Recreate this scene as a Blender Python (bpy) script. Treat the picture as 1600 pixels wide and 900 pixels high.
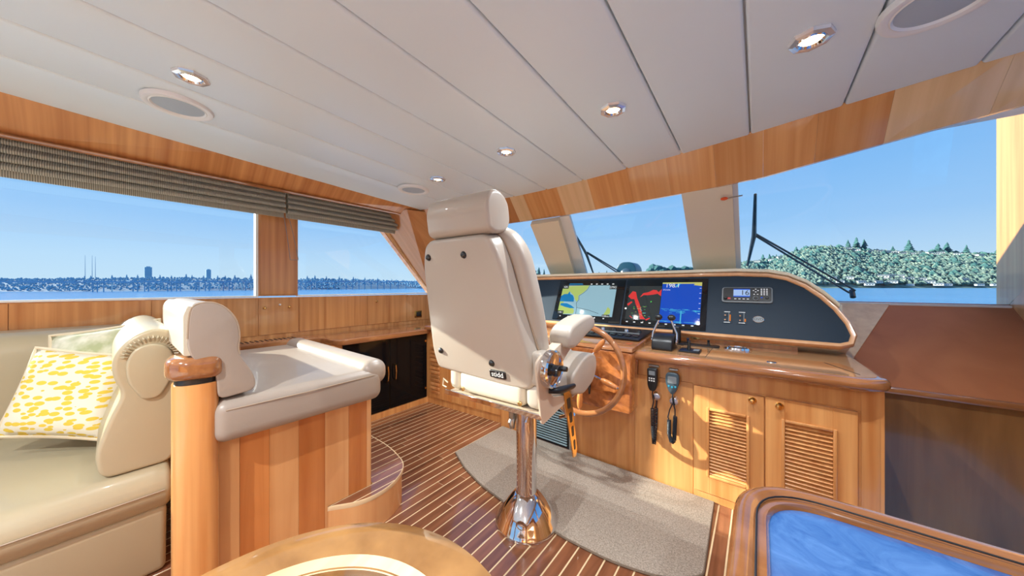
import bpy, bmesh, math, random
from mathutils import Vector, Matrix, Quaternion
for o in list(bpy.data.objects): bpy.data.objects.remove(o, do_unlink=True)
SC = bpy.context.scene
C = SC.collection
R = math.radians
# ------------------------------------------------------------------ camera
F_PX = 490.0
YAW = math.atan(385/490)
cd = bpy.data.cameras.new('camera'); cam = bpy.data.objects.new('camera', cd); C.objects.link(cam)
cam.location = (0, 0, 1.2)
cam.rotation_euler = (R(90), 0, YAW)
cd.sensor_width = 36; cd.lens = F_PX/1600*36; cd.clip_start = .02; cd.clip_end = 8000
cd.shift_y = -2.5/1600
SC.camera = cam
# ------------------------------------------------------------------ sky, sun, exposure
SUN = Vector((-1, -.5, .42)).normalized()
w = bpy.data.worlds.new('sky'); SC.world = w; w.use_nodes = True
wn = w.node_tree.nodes; wl = w.node_tree.links
tcw = wn.new('ShaderNodeTexCoord'); sx = wn.new('ShaderNodeSeparateXYZ'); crw = wn.new('ShaderNodeValToRGB')
wl.new(tcw.outputs['Generated'], sx.inputs[0]); wl.new(sx.outputs['Z'], crw.inputs[0])
els = crw.color_ramp.elements                       # clear winter sky, same all round: pale at the horizon, deeper overhead
stops = [(0,(.70,.83,.90)),(.06,(.62,.79,.93)),(.15,(.41,.65,.93)),(.26,(.30,.57,.92)),(.6,(.15,.37,.76)),(1,(.11,.30,.70))]
els[0].position = 0; els[0].color = (*stops[0][1],1); els[1].position = 1; els[1].color = (*stops[-1][1],1)
for p_, c_ in stops[1:-1]:
    e_ = els.new(p_); e_.color = (*c_,1)
bg = wn['Background']; bg.inputs['Strength'].default_value = 1.0
wl.new(crw.outputs[0], bg.inputs['Color'])
sd = bpy.data.lights.new('sun', 'SUN'); sun = bpy.data.objects.new('sun', sd); C.objects.link(sun)
sd.energy = 13; sd.angle = R(.6); sd.color = (1, .88, .7)
sun.rotation_euler = SUN.to_track_quat('Z', 'Y').to_euler(); sun.location = (-6, -3, 5)
SC.view_settings.view_transform = 'Standard'; SC.view_settings.look = 'None'
SC.view_settings.gamma = 1; SC.view_settings.exposure = .08
try: SC.view_settings.use_curve_mapping = False
except Exception: pass
SPOT_W = 40

# ------------------------------------------------------------------ materials
def srgb(r, g, b):
    f = lambda c: c/12.92 if c <= .04045 else ((c+.055)/1.055)**2.4
    return (f(r/255), f(g/255), f(b/255), 1)
def mat(name, col, rough=.5, metal=0, coat=0, emit=None, es=1, bump=None, spec=.5, sheen=0):
    m = bpy.data.materials.new(name); m.use_nodes = True
    nt = m.node_tree; p = nt.nodes['Principled BSDF']
    p.inputs['Base Color'].default_value = col; p.inputs['Roughness'].default_value = rough
    p.inputs['Metallic'].default_value = metal; p.inputs['Coat Weight'].default_value = coat
    p.inputs['Coat Roughness'].default_value = .05
    p.inputs['Specular IOR Level'].default_value = spec
    if sheen: p.inputs['Sheen Weight'].default_value = sheen
    if emit: p.inputs['Emission Color'].default_value = emit; p.inputs['Emission Strength'].default_value = es
    if bump:
        tc = nt.nodes.new('ShaderNodeTexCoord'); n = nt.nodes.new('ShaderNodeTexNoise'); b = nt.nodes.new('ShaderNodeBump')
        n.inputs['Scale'].default_value = bump[0]; n.inputs['Detail'].default_value = 4
        b.inputs['Strength'].default_value = bump[1]; b.inputs['Distance'].default_value = bump[2] if len(bump) > 2 else .002
        nt.links.new(tc.outputs['Object'], n.inputs['Vector']); nt.links.new(n.outputs['Fac'], b.inputs['Height'])
        nt.links.new(b.outputs['Normal'], p.inputs['Normal'])
    return m
def wood(name, dark, light, scale, rough=.35, coat=.5, vary=.25, contrast=(.3, .7), det=5, dist=.6, seams=None):
    m = mat(name, light, rough, coat=coat); nt = m.node_tree; N = nt.nodes; L = nt.links; p = N['Principled BSDF']
    tc = N.new('ShaderNodeTexCoord'); mp = N.new('ShaderNodeMapping'); mp.inputs['Scale'].default_value = scale
    oi = N.new('ShaderNodeObjectInfo'); ad = N.new('ShaderNodeVectorMath'); ad.operation = 'ADD'
    sc = N.new('ShaderNodeVectorMath'); sc.operation = 'SCALE'; sc.inputs['Scale'].default_value = 17.0
    cmb = N.new('ShaderNodeCombineXYZ')
    for i in range(3): L.new(oi.outputs['Random'], cmb.inputs[i])
    L.new(cmb.outputs[0], sc.inputs[0]); L.new(tc.outputs['Object'], mp.inputs['Vector'])
    L.new(mp.outputs[0], ad.inputs[0]); L.new(sc.outputs[0], ad.inputs[1])
    n = N.new('ShaderNodeTexNoise'); n.inputs['Scale'].default_value = 1; n.inputs['Detail'].default_value = det
    n.inputs['Distortion'].default_value = dist; L.new(ad.outputs[0], n.inputs['Vector'])
    cr = N.new('ShaderNodeValToRGB'); cr.color_ramp.elements[0].position = contrast[0]; cr.color_ramp.elements[1].position = contrast[1]
    cr.color_ramp.elements[0].color = dark; cr.color_ramp.elements[1].color = light
    L.new(n.outputs['Fac'], cr.inputs['Fac'])
    hs = N.new('ShaderNodeHueSaturation'); mr = N.new('ShaderNodeMapRange')
    mr.inputs['To Min'].default_value = 1-vary; mr.inputs['To Max'].default_value = 1+vary
    L.new(oi.outputs['Random'], mr.inputs['Value']); L.new(mr.outputs[0], hs.inputs['Value'])
    L.new(cr.outputs[0], hs.inputs['Color']); L.new(hs.outputs[0], p.inputs['Base Color'])
    b = N.new('ShaderNodeBump'); b.inputs['Strength'].default_value = .05; b.inputs['Distance'].default_value = .001
    L.new(n.outputs['Fac'], b.inputs['Height']); L.new(b.outputs[0], p.inputs['Normal'])
    return m
M = {}
M['veneer'] = wood('honey cherry veneer vertical grain', srgb(200,128,68), srgb(232,170,104), (26,26,.9), .3, .5, .06, (.28,.72), 4, .15)
M['veneer_y'] = wood('honey cherry veneer port wall', srgb(176,112,62), srgb(216,156,98), (.5,24,.8), .28, .5, .06, (.28,.72), 4, .15)
M['stave'] = wood('staves of varying cherry', srgb(196,122,66), srgb(226,162,104), (14,14,.8), .3, .7, .2)
M['rail'] = wood('varnished teak rail', srgb(136,84,48), srgb(174,116,72), (3,14,14), .12, 1, .05)
M['rail_y'] = wood('varnished teak rail fore and aft', srgb(140,86,50), srgb(178,120,76), (14,3,14), .12, 1, .05)
M['top_x'] = wood('varnished counter top', srgb(176,122,76), srgb(210,160,112), (1.2,14,14), .12, 1, .05)
M['plank'] = wood('teak sole plank', srgb(112,68,46), srgb(150,96,66), (26,2.2,20), .2, .7, .16)
M['caulk'] = mat('pale holly seam', srgb(236,208,164), .35, coat=.3)
M['dark_wood'] = wood('dark glossy bulkhead wood', srgb(104,68,40), srgb(146,104,62), (8,8,.8), .16, .35, .1)
M['brown_panel'] = wood('red brown panel', srgb(166,98,54), srgb(184,114,66), (4,4,.6), .55, .0, .03)
M['pale_wood'] = wood('pale dash wood', srgb(200,142,94), srgb(222,168,120), (10,10,.7), .3, .6, .03)
M['band'] = wood('header band veneer', srgb(204,140,82), srgb(228,170,110), (24,.5,.7), .18, .7, .06, (.3,.7), 4, .15)
M['band_light'] = wood('light header stave', srgb(220,182,134), srgb(236,200,154), (24,.5,.7), .18, .7, .04, (.3,.7), 4, .15)
M['band_dark'] = wood('dark header stave', srgb(182,122,74), srgb(206,146,94), (24,.5,.7), .18, .7, .04, (.3,.7), 4, .15)
def burl():
    m = wood('burl walnut', srgb(146,80,40), srgb(200,124,68), (13,13,13), .14, 1, .03, (.3,.7), 8, 2.2); return m
M['burl'] = burl()
M['rim_wood'] = wood('olive brown varnished table rim', srgb(118,80,46), srgb(152,110,66), (9,9,9), .1, 1, .02, (.3,.7), 4, .3)
M['leather'] = mat('beige leather', srgb(184,172,158), .38, bump=(60,.12,.003), coat=.12)
M['leather_bench'] = mat('taupe bench leather', srgb(164,150,137), .38, bump=(60,.12,.003), coat=.12)
M['leather_sunlit'] = mat('sunlit leather', srgb(214,205,184), .36, bump=(60,.1,.003), coat=.12)  # lighter copy of the leather, sunlight put into its colour
M['leather_sofa'] = mat('cream sofa leather', srgb(180,166,136), .36, bump=(40,.12,.003), coat=.15)
M['piping'] = mat('leather piping', srgb(170,150,128), .5)
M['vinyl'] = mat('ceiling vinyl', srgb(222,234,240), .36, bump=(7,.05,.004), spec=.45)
M['white'] = mat('white paint', srgb(234,236,235), .4)
M['offwhite'] = mat('mullion paint', srgb(226,218,196), .32)
M['frame_blue'] = mat('white outer frame', srgb(225,230,232), .4)
M['carpet'] = None
M['carpet_edge'] = mat('carpet binding', srgb(120,104,88), .9)
M['black'] = mat('black plastic', srgb(22,24,28), .35)
M['blackgloss'] = mat('black glass door', srgb(10,13,16), .06, spec=.25)
M['knob_black'] = mat('black button', srgb(30,34,36), .25, coat=.4)
M['dash'] = mat('dark blue dash panel', srgb(24,42,58), .5, spec=.25)
M['chrome'] = mat('chrome', srgb(225,225,228), .06, metal=1)
M['steel'] = mat('brushed steel', srgb(180,178,172), .28, metal=1)
M['brass'] = mat('polished brass', srgb(226,186,120), .14, metal=1)
M['paint_beige'] = mat('beige powder coat', srgb(206,186,164), .35)
M['grey'] = mat('grey plastic', srgb(120,126,130), .4)
M['slat_teal'] = mat('grey vent slat', srgb(160,190,198), .35)
M['red'] = mat('red button', srgb(190,60,60), .4)
M['orange'] = mat('orange lens', srgb(240,90,30), .4)
M['rubber'] = mat('coiled cord rubber', srgb(24,34,44), .4)
M['spk_cloth'] = mat('speaker cloth', srgb(176,190,202), .8, bump=(900,.3,.001))
M['crystal'] = mat('crystal bezel', srgb(235,235,235), .05, metal=.55)
M['bulb'] = mat('lit lamp lens', (1,.85,.6,1), .3, emit=(1,.78,.5,1), es=9)
M['rope'] = mat('rope', srgb(220,205,175), .8)
def glassmat(name, tint, ior=1.35, rough=0.0, mn=.0):
    m = bpy.data.materials.new(name); m.use_nodes = True; nt = m.node_tree; N = nt.nodes; L = nt.links
    for n in list(N):
        if n.type == 'BSDF_PRINCIPLED': N.remove(n)
    t = N.new('ShaderNodeBsdfTransparent'); g = N.new('ShaderNodeBsdfGlossy'); f = N.new('ShaderNodeLayerWeight'); f.inputs['Blend'].default_value = .5; pw = N.new('ShaderNodeMath'); pw.operation = 'POWER'; pw.inputs[1].default_value = 5; ma = N.new('ShaderNodeMath'); ma.operation = 'MULTIPLY_ADD'; ma.inputs[1].default_value = .6; ma.inputs[2].default_value = .03; mx = N.new('ShaderNodeMixShader')
    t.inputs[0].default_value = tint; g.inputs['Roughness'].default_value = rough; L.new(f.outputs['Facing'], pw.inputs[0]); L.new(pw.outputs[0], ma.inputs[0])
    L.new(ma.outputs[0], mx.inputs[0]); L.new(t.outputs[0], mx.inputs[1]); L.new(g.outputs[0], mx.inputs[2])
    L.new(mx.outputs[0], N['Material Output'].inputs[0]); return m
M['glass'] = glassmat('tinted marine glass', (.88,.95,1,1), 1.25)
def blind_mat():
    m = mat('ribbed grey green shade cloth', srgb(140,136,116), .9); nt = m.node_tree; N = nt.nodes; L = nt.links
    tc = N.new('ShaderNodeTexCoord'); wv = N.new('ShaderNodeTexWave'); wv.bands_direction = 'Y'; wv.inputs['Scale'].default_value = 40
    wv.inputs['Distortion'].default_value = .5
    cr = N.new('ShaderNodeValToRGB'); cr.color_ramp.elements[0].color = srgb(122,122,112); cr.color_ramp.elements[1].color = srgb(194,193,178)
    L.new(tc.outputs['Object'], wv.inputs['Vector']); L.new(wv.outputs['Fac'], cr.inputs['Fac']); L.new(cr.outputs[0], N['Principled BSDF'].inputs['Base Color'])
    b = N.new('ShaderNodeBump'); b.inputs['Distance'].default_value = .003; b.inputs['Strength'].default_value = .5
    L.new(wv.outputs['Fac'], b.inputs['Height']); L.new(b.outputs[0], N['Principled BSDF'].inputs['Normal']); return m
M['blind'] = blind_mat()
def leaf_mat():
    m = mat('white cushion cloth with yellow leaf print', srgb(240,236,222), .9, bump=(300,.4,.001)); nt = m.node_tree; N = nt.nodes; L = nt.links
    tc = N.new('ShaderNodeTexCoord'); mp = N.new('ShaderNodeMapping'); mp.inputs['Rotation'].default_value = (.5,.2,.5); mp.inputs['Scale'].default_value = (32,20,52)
    v = N.new('ShaderNodeTexVoronoi'); v.inputs['Scale'].default_value = 1; v.inputs['Randomness'].default_value = .7
    cr = N.new('ShaderNodeValToRGB'); cr.color_ramp.interpolation = 'CONSTANT'
    cr.color_ramp.elements[0].color = srgb(222,192,70); cr.color_ramp.elements[1].color = srgb(226,220,198); cr.color_ramp.elements[1].position = .45
    L.new(tc.outputs['Object'], mp.inputs[0]); L.new(mp.outputs[0], v.inputs['Vector']); L.new(v.outputs['Distance'], cr.inputs[0])
    L.new(cr.outputs[0], N['Principled BSDF'].inputs['Base Color']); return m
M['leafcloth'] = leaf_mat()
def blue_top():
    m = mat('glossy stone top with blue reflection tint', srgb(70,110,170), .08, coat=.6); nt = m.node_tree; N = nt.nodes; L = nt.links  # blue of the reflection is put into the stone colour
    tc = N.new('ShaderNodeTexCoord'); n = N.new('ShaderNodeTexNoise'); n.inputs['Scale'].default_value = 13; n.inputs['Detail'].default_value = 9; n.inputs['Roughness'].default_value = .62; n.inputs['Distortion'].default_value = 1.2
    cr = N.new('ShaderNodeValToRGB'); cr.color_ramp.elements[0].position = .35; cr.color_ramp.elements[1].position = .72
    cr.color_ramp.elements[0].color = srgb(50,92,156); cr.color_ramp.elements[1].color = srgb(94,134,192)
    L.new(tc.outputs['Object'], n.inputs['Vector']); L.new(n.outputs['Fac'], cr.inputs[0]); L.new(cr.outputs[0], N['Principled BSDF'].inputs['Base Color']); return m
M['blue_top'] = blue_top()
def water():
    m = mat('lake water', srgb(76,144,196), .2); nt = m.node_tree; N = nt.nodes; L = nt.links
    tc = N.new('ShaderNodeTexCoord'); n = N.new('ShaderNodeTexNoise'); n.inputs['Scale'].default_value = .9; n.inputs['Detail'].default_value = 6
    b = N.new('ShaderNodeBump'); b.inputs['Strength'].default_value = .9; b.inputs['Distance'].default_value = .5
    L.new(tc.outputs['Object'], n.inputs['Vector']); L.new(n.outputs['Fac'], b.inputs['Height']); L.new(b.outputs[0], N['Principled BSDF'].inputs['Normal']); return m
M['water'] = water()
def foliage(name, a, b_, s):
    m = mat(name, a, .9); nt = m.node_tree; N = nt.nodes; L = nt.links
    tc = N.new('ShaderNodeTexCoord'); n = N.new('ShaderNodeTexNoise'); n.inputs['Scale'].default_value = s; n.inputs['Detail'].default_value = 3
    oi = N.new('ShaderNodeObjectInfo'); cr = N.new('ShaderNodeValToRGB'); cr.color_ramp.elements[0].color = a; cr.color_ramp.elements[1].color = b_
    cr.color_ramp.elements[0].position = .35; cr.color_ramp.elements[1].position = .65
    L.new(tc.outputs['Object'], n.inputs['Vector']); L.new(n.outputs['Fac'], cr.inputs[0]); L.new(cr.outputs[0], N['Principled BSDF'].inputs['Base Color']); return m
M['forest_far'] = foliage('hazy blue forest', srgb(54,98,134), srgb(74,120,150), .06)  # blue distance haze mixed into the forest colours
M['conifer_far'] = foliage('hazed far conifer needles', srgb(104,160,192), srgb(118,172,200), .3)  # needles lightened and blued to carry the distance haze
M['forest'] = foliage('mixed winter woodland', srgb(76,110,106), srgb(142,158,140), .05)
M['conifer'] = foliage('conifer needles', srgb(50,96,100), srgb(84,126,116), .2)
M['house_wall'] = mat('pale house wall', srgb(222,222,216), .8)
M['house_roof'] = mat('house roof', srgb(104,116,122), .8)
M['house_win'] = mat('dark house window', srgb(60,80,96), .2)
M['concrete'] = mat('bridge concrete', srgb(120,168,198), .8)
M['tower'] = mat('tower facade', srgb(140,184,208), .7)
M['trunk'] = mat('bark', srgb(80,70,60), .9)
def screen(name, r, g, b, s=.78):
    c = srgb(r, g, b); return mat(name, (c[0]*.1, c[1]*.1, c[2]*.1, 1), .03, emit=c, es=s)
M['s_dark'] = screen('screen dark', 48, 56, 58); M['s_land'] = screen('screen land', 178, 200, 110)
M['s_sea'] = screen('screen shallow', 150, 190, 205); M['s_blue'] = screen('screen blue water', 20, 124, 184)
M['s_red'] = screen('radar echo red', 222, 58, 58); M['s_deep'] = screen('sounder deep blue', 8, 76, 196)
M['s_cyan'] = screen('sounder cyan', 70, 190, 220); M['s_yel'] = screen('sounder yellow', 200, 200, 110)
M['s_white'] = screen('screen white', 235, 240, 240); M['s_line'] = screen('screen chart line', 50, 70, 80)
M['s_green'] = screen('screen green', 80, 220, 90); M['s_lcd'] = screen('radio lcd', 170, 200, 245); M['s_lcdb'] = screen('radio lcd bar', 20, 90, 220)
M['s_orange'] = screen('orange indicator', 230, 130, 40); M['glassblack'] = mat('display glass', srgb(16,20,24), .03)

M['carpet'] = foliage('looped beige carpet', srgb(140,128,114), srgb(180,166,150), 160)
# ------------------------------------------------------------------ object helpers
BASE = {}
def base_of(o):
    v = Vector((0, 0, 0)); 
    while o: v += BASE.get(o.name, Vector((0, 0, 0))); o = o.parent
    return v
def O(name, bm, m, parent=None, smooth=38, local=False, origin=None):
    if isinstance(m, str): m = M[m]
    if not local:
        if parent is not None: bmesh.ops.translate(bm, vec=-base_of(parent), verts=bm.verts)
        elif origin is None:
            xs = [v.co for v in bm.verts]
            origin = Vector(((min(c.x for c in xs)+max(c.x for c in xs))/2, (min(c.y for c in xs)+max(c.y for c in xs))/2, min(c.z for c in xs)))
        if origin is not None and parent is None: bmesh.ops.translate(bm, vec=-Vector(origin), verts=bm.verts)
    me = bpy.data.meshes.new(name); bm.to_mesh(me); bm.free()
    me.materials.append(m)
    if smooth:
        me.shade_smooth()
        me.set_sharp_from_angle(angle=R(smooth))
    o = bpy.data.objects.new(name, me); C.objects.link(o)
    if parent is not None: o.parent = parent
    elif origin is not None: o.location = origin; BASE[o.name] = Vector(origin)
    return o
def T(name, label, cat, loc=(0, 0, 0), group=None, rz=0):
    o = bpy.data.objects.new(name, None); C.objects.link(o); o.location = loc; o.rotation_euler = (0, 0, rz)
    o.empty_display_size = .05; BASE[o.name] = Vector(loc)
    o['label'] = label; o['category'] = cat
    if group: o['group'] = group
    return o
def tag(o, label, cat, group=None, kind=None):
    o['label'] = label; o['category'] = cat
    if group: o['group'] = group
    if kind: o['kind'] = kind
    return o
def S(name, bm, m, parent=None, smooth=38):
    o = O(name, bm, m, parent, smooth)
    if parent is None: o['kind'] = 'structure'
    return o
def copy_tree(o, parent=None, base=None):
    c = o.copy(); C.objects.link(c); c.parent = parent
    for ch in [x for x in o.children]: copy_tree(ch, c)
    return c
def nb(): return bmesh.new()
def merge(bm, t, mtx=None):
    if mtx is not None: bmesh.ops.transform(t, matrix=mtx, verts=t.verts)
    me = bpy.data.meshes.new('t'); t.to_mesh(me); t.free(); bm.from_mesh(me); bpy.data.meshes.remove(me); return bm
def box(bm, x0, x1, y0, y1, z0, z1, bev=0, seg=2, mtx=None):
    t = nb(); bmesh.ops.create_cube(t, size=1)
    bmesh.ops.transform(t, matrix=Matrix.Translation(((x0+x1)/2, (y0+y1)/2, (z0+z1)/2)) @ Matrix.Diagonal((abs(x1-x0), abs(y1-y0), abs(z1-z0), 1)), verts=t.verts)
    if bev: bmesh.ops.bevel(t, geom=list(t.edges), offset=bev, segments=seg, profile=.5, affect='EDGES', clamp_overlap=True)
    return merge(bm, t, mtx)
def B(*a, **k): return box(nb(), *a, **k)
def hexa(bm, b, t_, bev=0, seg=2):
    """box from four lower and four upper corners"""
    t = nb(); vb = [t.verts.new(p) for p in b]; vt = [t.verts.new(p) for p in t_]
    t.faces.new(vb[::-1]); t.faces.new(vt)
    for i in range(4): t.faces.new((vb[i], vb[(i+1) % 4], vt[(i+1) % 4], vt[i]))
    bmesh.ops.recalc_face_normals(t, faces=t.faces)
    if bev: bmesh.ops.bevel(t, geom=list(t.edges), offset=bev, segments=seg, profile=.5, affect='EDGES')
    return merge(bm, t)
def rp(pts, r, seg=6):
    """round the corners of a 2-D polygon; r number or list"""
    out = []; n = len(pts)
    for i, p in enumerate(pts):
        rr = r[i] if isinstance(r, (list, tuple)) else r
        p = Vector(p); a = Vector(pts[i-1])-p; b = Vector(pts[(i+1) % n])-p
        if rr <= 0: out.append(tuple(p)); continue
        rr = min(rr, a.length*.49, b.length*.49)
        s = p+a.normalized()*rr; e = p+b.normalized()*rr
        for k in range(seg+1):
            t = k/seg; q = s*(1-t)**2+p*2*t*(1-t)+e*t*t; out.append(tuple(q))
    return out
def prism(bm, pts, ax, a, b, bev=0, seg=3, mtx=None, mid=0):
    """extrude 2-D outline along ax ('x': pts=(y,z), 'y': pts=(x,z), 'z': pts=(x,y))"""
    t = nb()
    P3 = {'x': lambda p, h: (h, p[0], p[1]), 'y': lambda p, h: (p[0], h, p[1]), 'z': lambda p, h: (p[0], p[1], h)}[ax]
    va = [t.verts.new(P3(p, a)) for p in pts]; vb = [t.verts.new(P3(p, b)) for p in pts]
    fa = t.faces.new(va); fb = t.faces.new(vb[::-1]); n = len(pts)
    for i in range(n): t.faces.new((va[(i+1) % n], va[i], vb[i], vb[(i+1) % n]))
    bmesh.ops.recalc_face_normals(t, faces=t.faces)
    if bev: bmesh.ops.bevel(t, geom=list(fa.edges)+list(fb.edges), offset=bev, segments=seg, profile=.5, affect='EDGES', clamp_overlap=True)
    return merge(bm, t, mtx)
def tube(bm, pts, r, n=10, closed=False, mtx=None):
    pts = [Vector(p) for p in pts]; t = nb(); rings = []; N = len(pts)
    rad = r if isinstance(r, (list, tuple)) else [r]*N
    d0 = (pts[1]-pts[0]).normalized(); up = Vector((0, 0, 1)) if abs(d0.z) < .9 else Vector((1, 0, 0))
    nrm = d0.cross(up).normalized()
    for i, p in enumerate(pts):
        if closed: d = (pts[(i+1) % N]-pts[i-1]).normalized()
        else: d = (pts[min(i+1, N-1)]-pts[max(i-1, 0)]).normalized()
        nrm = (nrm-d*nrm.dot(d)).normalized(); bn = d.cross(nrm)
        rings.append([t.verts.new(p+(nrm*math.cos(2*math.pi*k/n)+bn*math.sin(2*math.pi*k/n))*rad[i]) for k in range(n)])
    for i in range(N if closed else N-1):
        a, b = rings[i], rings[(i+1) % N]
        off = 0
        if closed and i == N-1:
            off = min(range(n), key=lambda o: (a[0].co-b[o].co).length)
        for k in range(n): t.faces.new((a[k], a[(k+1) % n], b[(k+1+off) % n], b[(k+off) % n]))
    if not closed: t.faces.new(rings[0][::-1]); t.faces.new(rings[-1])
    bmesh.ops.recalc_face_normals(t, faces=t.faces)
    return merge(bm, t, mtx)
def lathe(bm, prof, n=32, mtx=None, ring=False):
    """revolve (r,z) profile round z; ring=True closes the profile"""
    t = nb(); rings = []
    for r, z in prof:
        if r < 1e-6: rings.append([t.verts.new((0, 0, z))])
        else: rings.append([t.verts.new((r*math.cos(2*math.pi*k/n), r*math.sin(2*math.pi*k/n), z)) for k in range(n)])
    m = len(prof)
    for i in range(m if ring else m-1):
        a, b = rings[i], rings[(i+1) % m]
        for k in range(n):
            k2 = (k+1) % n
            if len(a) == 1 and len(b) == 1: continue
            if len(a) == 1: t.faces.new((a[0], b[k], b[k2]))
            elif len(b) == 1: t.faces.new((a[k], a[k2], b[0]))
            else: t.faces.new((a[k], a[k2], b[k2], b[k]))
    if not ring:
        for q in (rings[0], rings[-1]):
            if len(q) > 1: t.faces.new(q)
    bmesh.ops.recalc_face_normals(t, faces=t.faces)
    return merge(bm, t, mtx)
def ball(bm, c, r, u=16, v=10):
    t = nb(); bmesh.ops.create_uvsphere(t, u_segments=u, v_segments=v, radius=1)
    rr = r if isinstance(r, (list, tuple)) else (r, r, r)
    return merge(bm, t, Matrix.Translation(c) @ Matrix.Diagonal((*rr, 1)))
def facing(p, d):
    """matrix: local +z towards d at p"""
    return Matrix.Translation(p) @ Vector(d).to_track_quat('Z', 'Y').to_matrix().to_4x4()
def text(name, s, size, m, parent, mtx, depth=.0004, align='CENTER'):
    cu = bpy.data.curves.new('t', 'FONT'); cu.body = s; cu.size = size; cu.align_x = align; cu.align_y = 'CENTER'; cu.extrude = depth
    to = bpy.data.objects.new('t', cu); C.objects.link(to)
    dg = bpy.context.evaluated_depsgraph_get(); me = bpy.data.meshes.new_from_object(to.evaluated_get(dg))
    bpy.data.objects.remove(to, do_unlink=True)
    b = nb(); b.from_mesh(me); bpy.data.meshes.remove(me); bmesh.ops.transform(b, matrix=mtx, verts=b.verts)
    return b if parent is None else O(name, b, m, parent, smooth=0)
def lerp(tab, x):
    if x <= tab[0][0]: return tab[0][1]
    for (a, p), (b, q) in zip(tab, tab[1:]):
        if x <= b: return p+(q-p)*(x-a)/(b-a)
    return tab[-1][1]
rnd = random.Random(7)
def zc(y): return 2.1-.051*y              # ceiling height falls gently forward

# ================================================================== SETTING
XP, XS, YA = -3.2, 1.2, -3.4              # port wall, starboard wall, aft bulkhead
YF = [(-2.9,1.97),(-2.75,1.99),(-2.3,2.09),(-2.0,2.15),(-1.65,2.18),(-1.3,2.184),(-1.0,2.165),(-.71,2.135),(-.38,2.105),(-.03,2.057),(.31,1.99),(.55,1.945),(.72,1.92),(1.0,1.86),(1.3,1.79)]
yf = lambda x: lerp(YF, x)
floor = S('floor', box(B(XP-.1, .445, YA, 3.3, -.06, -.0012), .445, XS+.1, YA, 1.25, -.06, -.0012), 'caulk')
# teak planks run fore and aft, 60 mm apart with pale seams
step_out = [(-2.7,1.095),(-2.3,1.10),(-1.95,1.105),(-1.80,1.095),(-1.68,1.06),(-1.585,1.01),(-1.53,.95),(-1.49,.87),(-1.485,.78),(-1.52,.70),(-1.60,.62)]
k = 0; x = -2.75
while x < 1.15:
    y0, y1 = -1.2, (2.12 if x < .38 else 1.24)
    cuts = [y0]; yy = y0+rnd.uniform(.4, 1.6)
    while yy < y1-.35: cuts.append(yy); yy += rnd.uniform(1.1, 1.9)
    cuts.append(y1)
    for a, b in zip(cuts, cuts[1:]):
        S('plank', B(x+.0032, x+.0568, a+.0006, b-.0006, -.006, 0, .0012, 1), 'plank', floor)
    x += .06; k += 1
M['pale_carpet'] = mat('cream bounce carpet', srgb(228,226,220), .95, bump=(300,.5,.004))
S('aft_bounce_sole', B(XP, XS, YA, -1.2, -.02, .004), 'pale_carpet', floor)  # unseen pale floor, made up to bounce lamp light to the ceiling
S('side_sole', B(XP, -2.75, -1.2, 3.2, -.02, -.001), 'plank', floor)
# port wall
def slab_y(bm, x0, x1, pts): return prism(bm, pts, 'x', x0, x1)
bm = nb()
slab_y(bm, XP-.07, XP, [(YA,0),(3.5,0),(3.5,1.10),(2.44,1.10),(YA,1.125)])
slab_y(bm, XP-.07, XP, [(YA,1.92),(1.75,1.88),(1.74,2.2),(YA,2.35)])
slab_y(bm, XP-.07, XP, [(.73,1.12),(1.01,1.12),(1.01,1.92),(.73,1.92)])
slab_y(bm, XP-.07, XP, [(-1.75,1.12),(-1.5,1.12),(-1.5,1.92),(-1.75,1.92)])
slab_y(bm, XP-.07, XP, [(YA,1.12),(YA+.25,1.12),(YA+.25,1.92),(YA,1.92)])
slab_y(bm, XP-.07, XP, [(2.44,1.10),(2.78,1.10),(2.16,1.9),(2.16,2.2),(1.74,2.2),(1.74,1.88)])
wp = S('wall_port', bm, 'veneer_y', smooth=0)
for i, (ya, yb) in enumerate(((-1.5,.73),(1.01,2.44),(YA+.25,-1.75))):  # third window is out of view, added to let in light
    wname = 'window_%d' % (i+1); 
    outer = [(ya,1.12),(yb,1.12),(yb,1.92),(ya,1.92)] if i != 1 else [(ya,1.12),(2.43,1.105),(1.74,1.9),(ya,1.92)]
    g = S(wname, prism(nb(), outer, 'x', XP-.05, XP-.044), 'glass', smooth=0)
    S('window_frame', B(XP-.055, XP+.004, ya, yb-(.02 if i == 1 else 0), 1.112, 1.124), 'white', g)
    if i != 1: S('window_frame', B(XP-.055, XP+.004, yb-.016, yb, 1.124, 1.92), 'white', g)
    if i == 1:
        f = nb(); hexa(f, [(XP-.05,2.44,1.10),(XP+.01,2.44,1.10),(XP+.01,2.50,1.10),(XP-.05,2.50,1.10)], [(XP-.05,1.72,1.92),(XP+.01,1.72,1.92),(XP+.01,1.78,1.92),(XP-.05,1.78,1.92)])
        S('window_trim', f, 'band_light', g)
# inner face trims: seams on the port wall as thin raised veneer panels
for a, b in ((-1.5,-.35),(-.35,.16),(.16,.72),(.73,1.01),(1.02,1.63),(1.63,2.10),(2.10,2.6)):
    S('wall_panel', B(XP, XP+.006, a+.001, b-.001, .80, 1.105 if b < 2.5 else 1.08, .001, 1), 'veneer_y', wp)
S('wall_panel', B(XP, XP+.006, .745, 1.005, 1.13, 1.80, .001, 1), 'veneer_y', wp)
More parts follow.
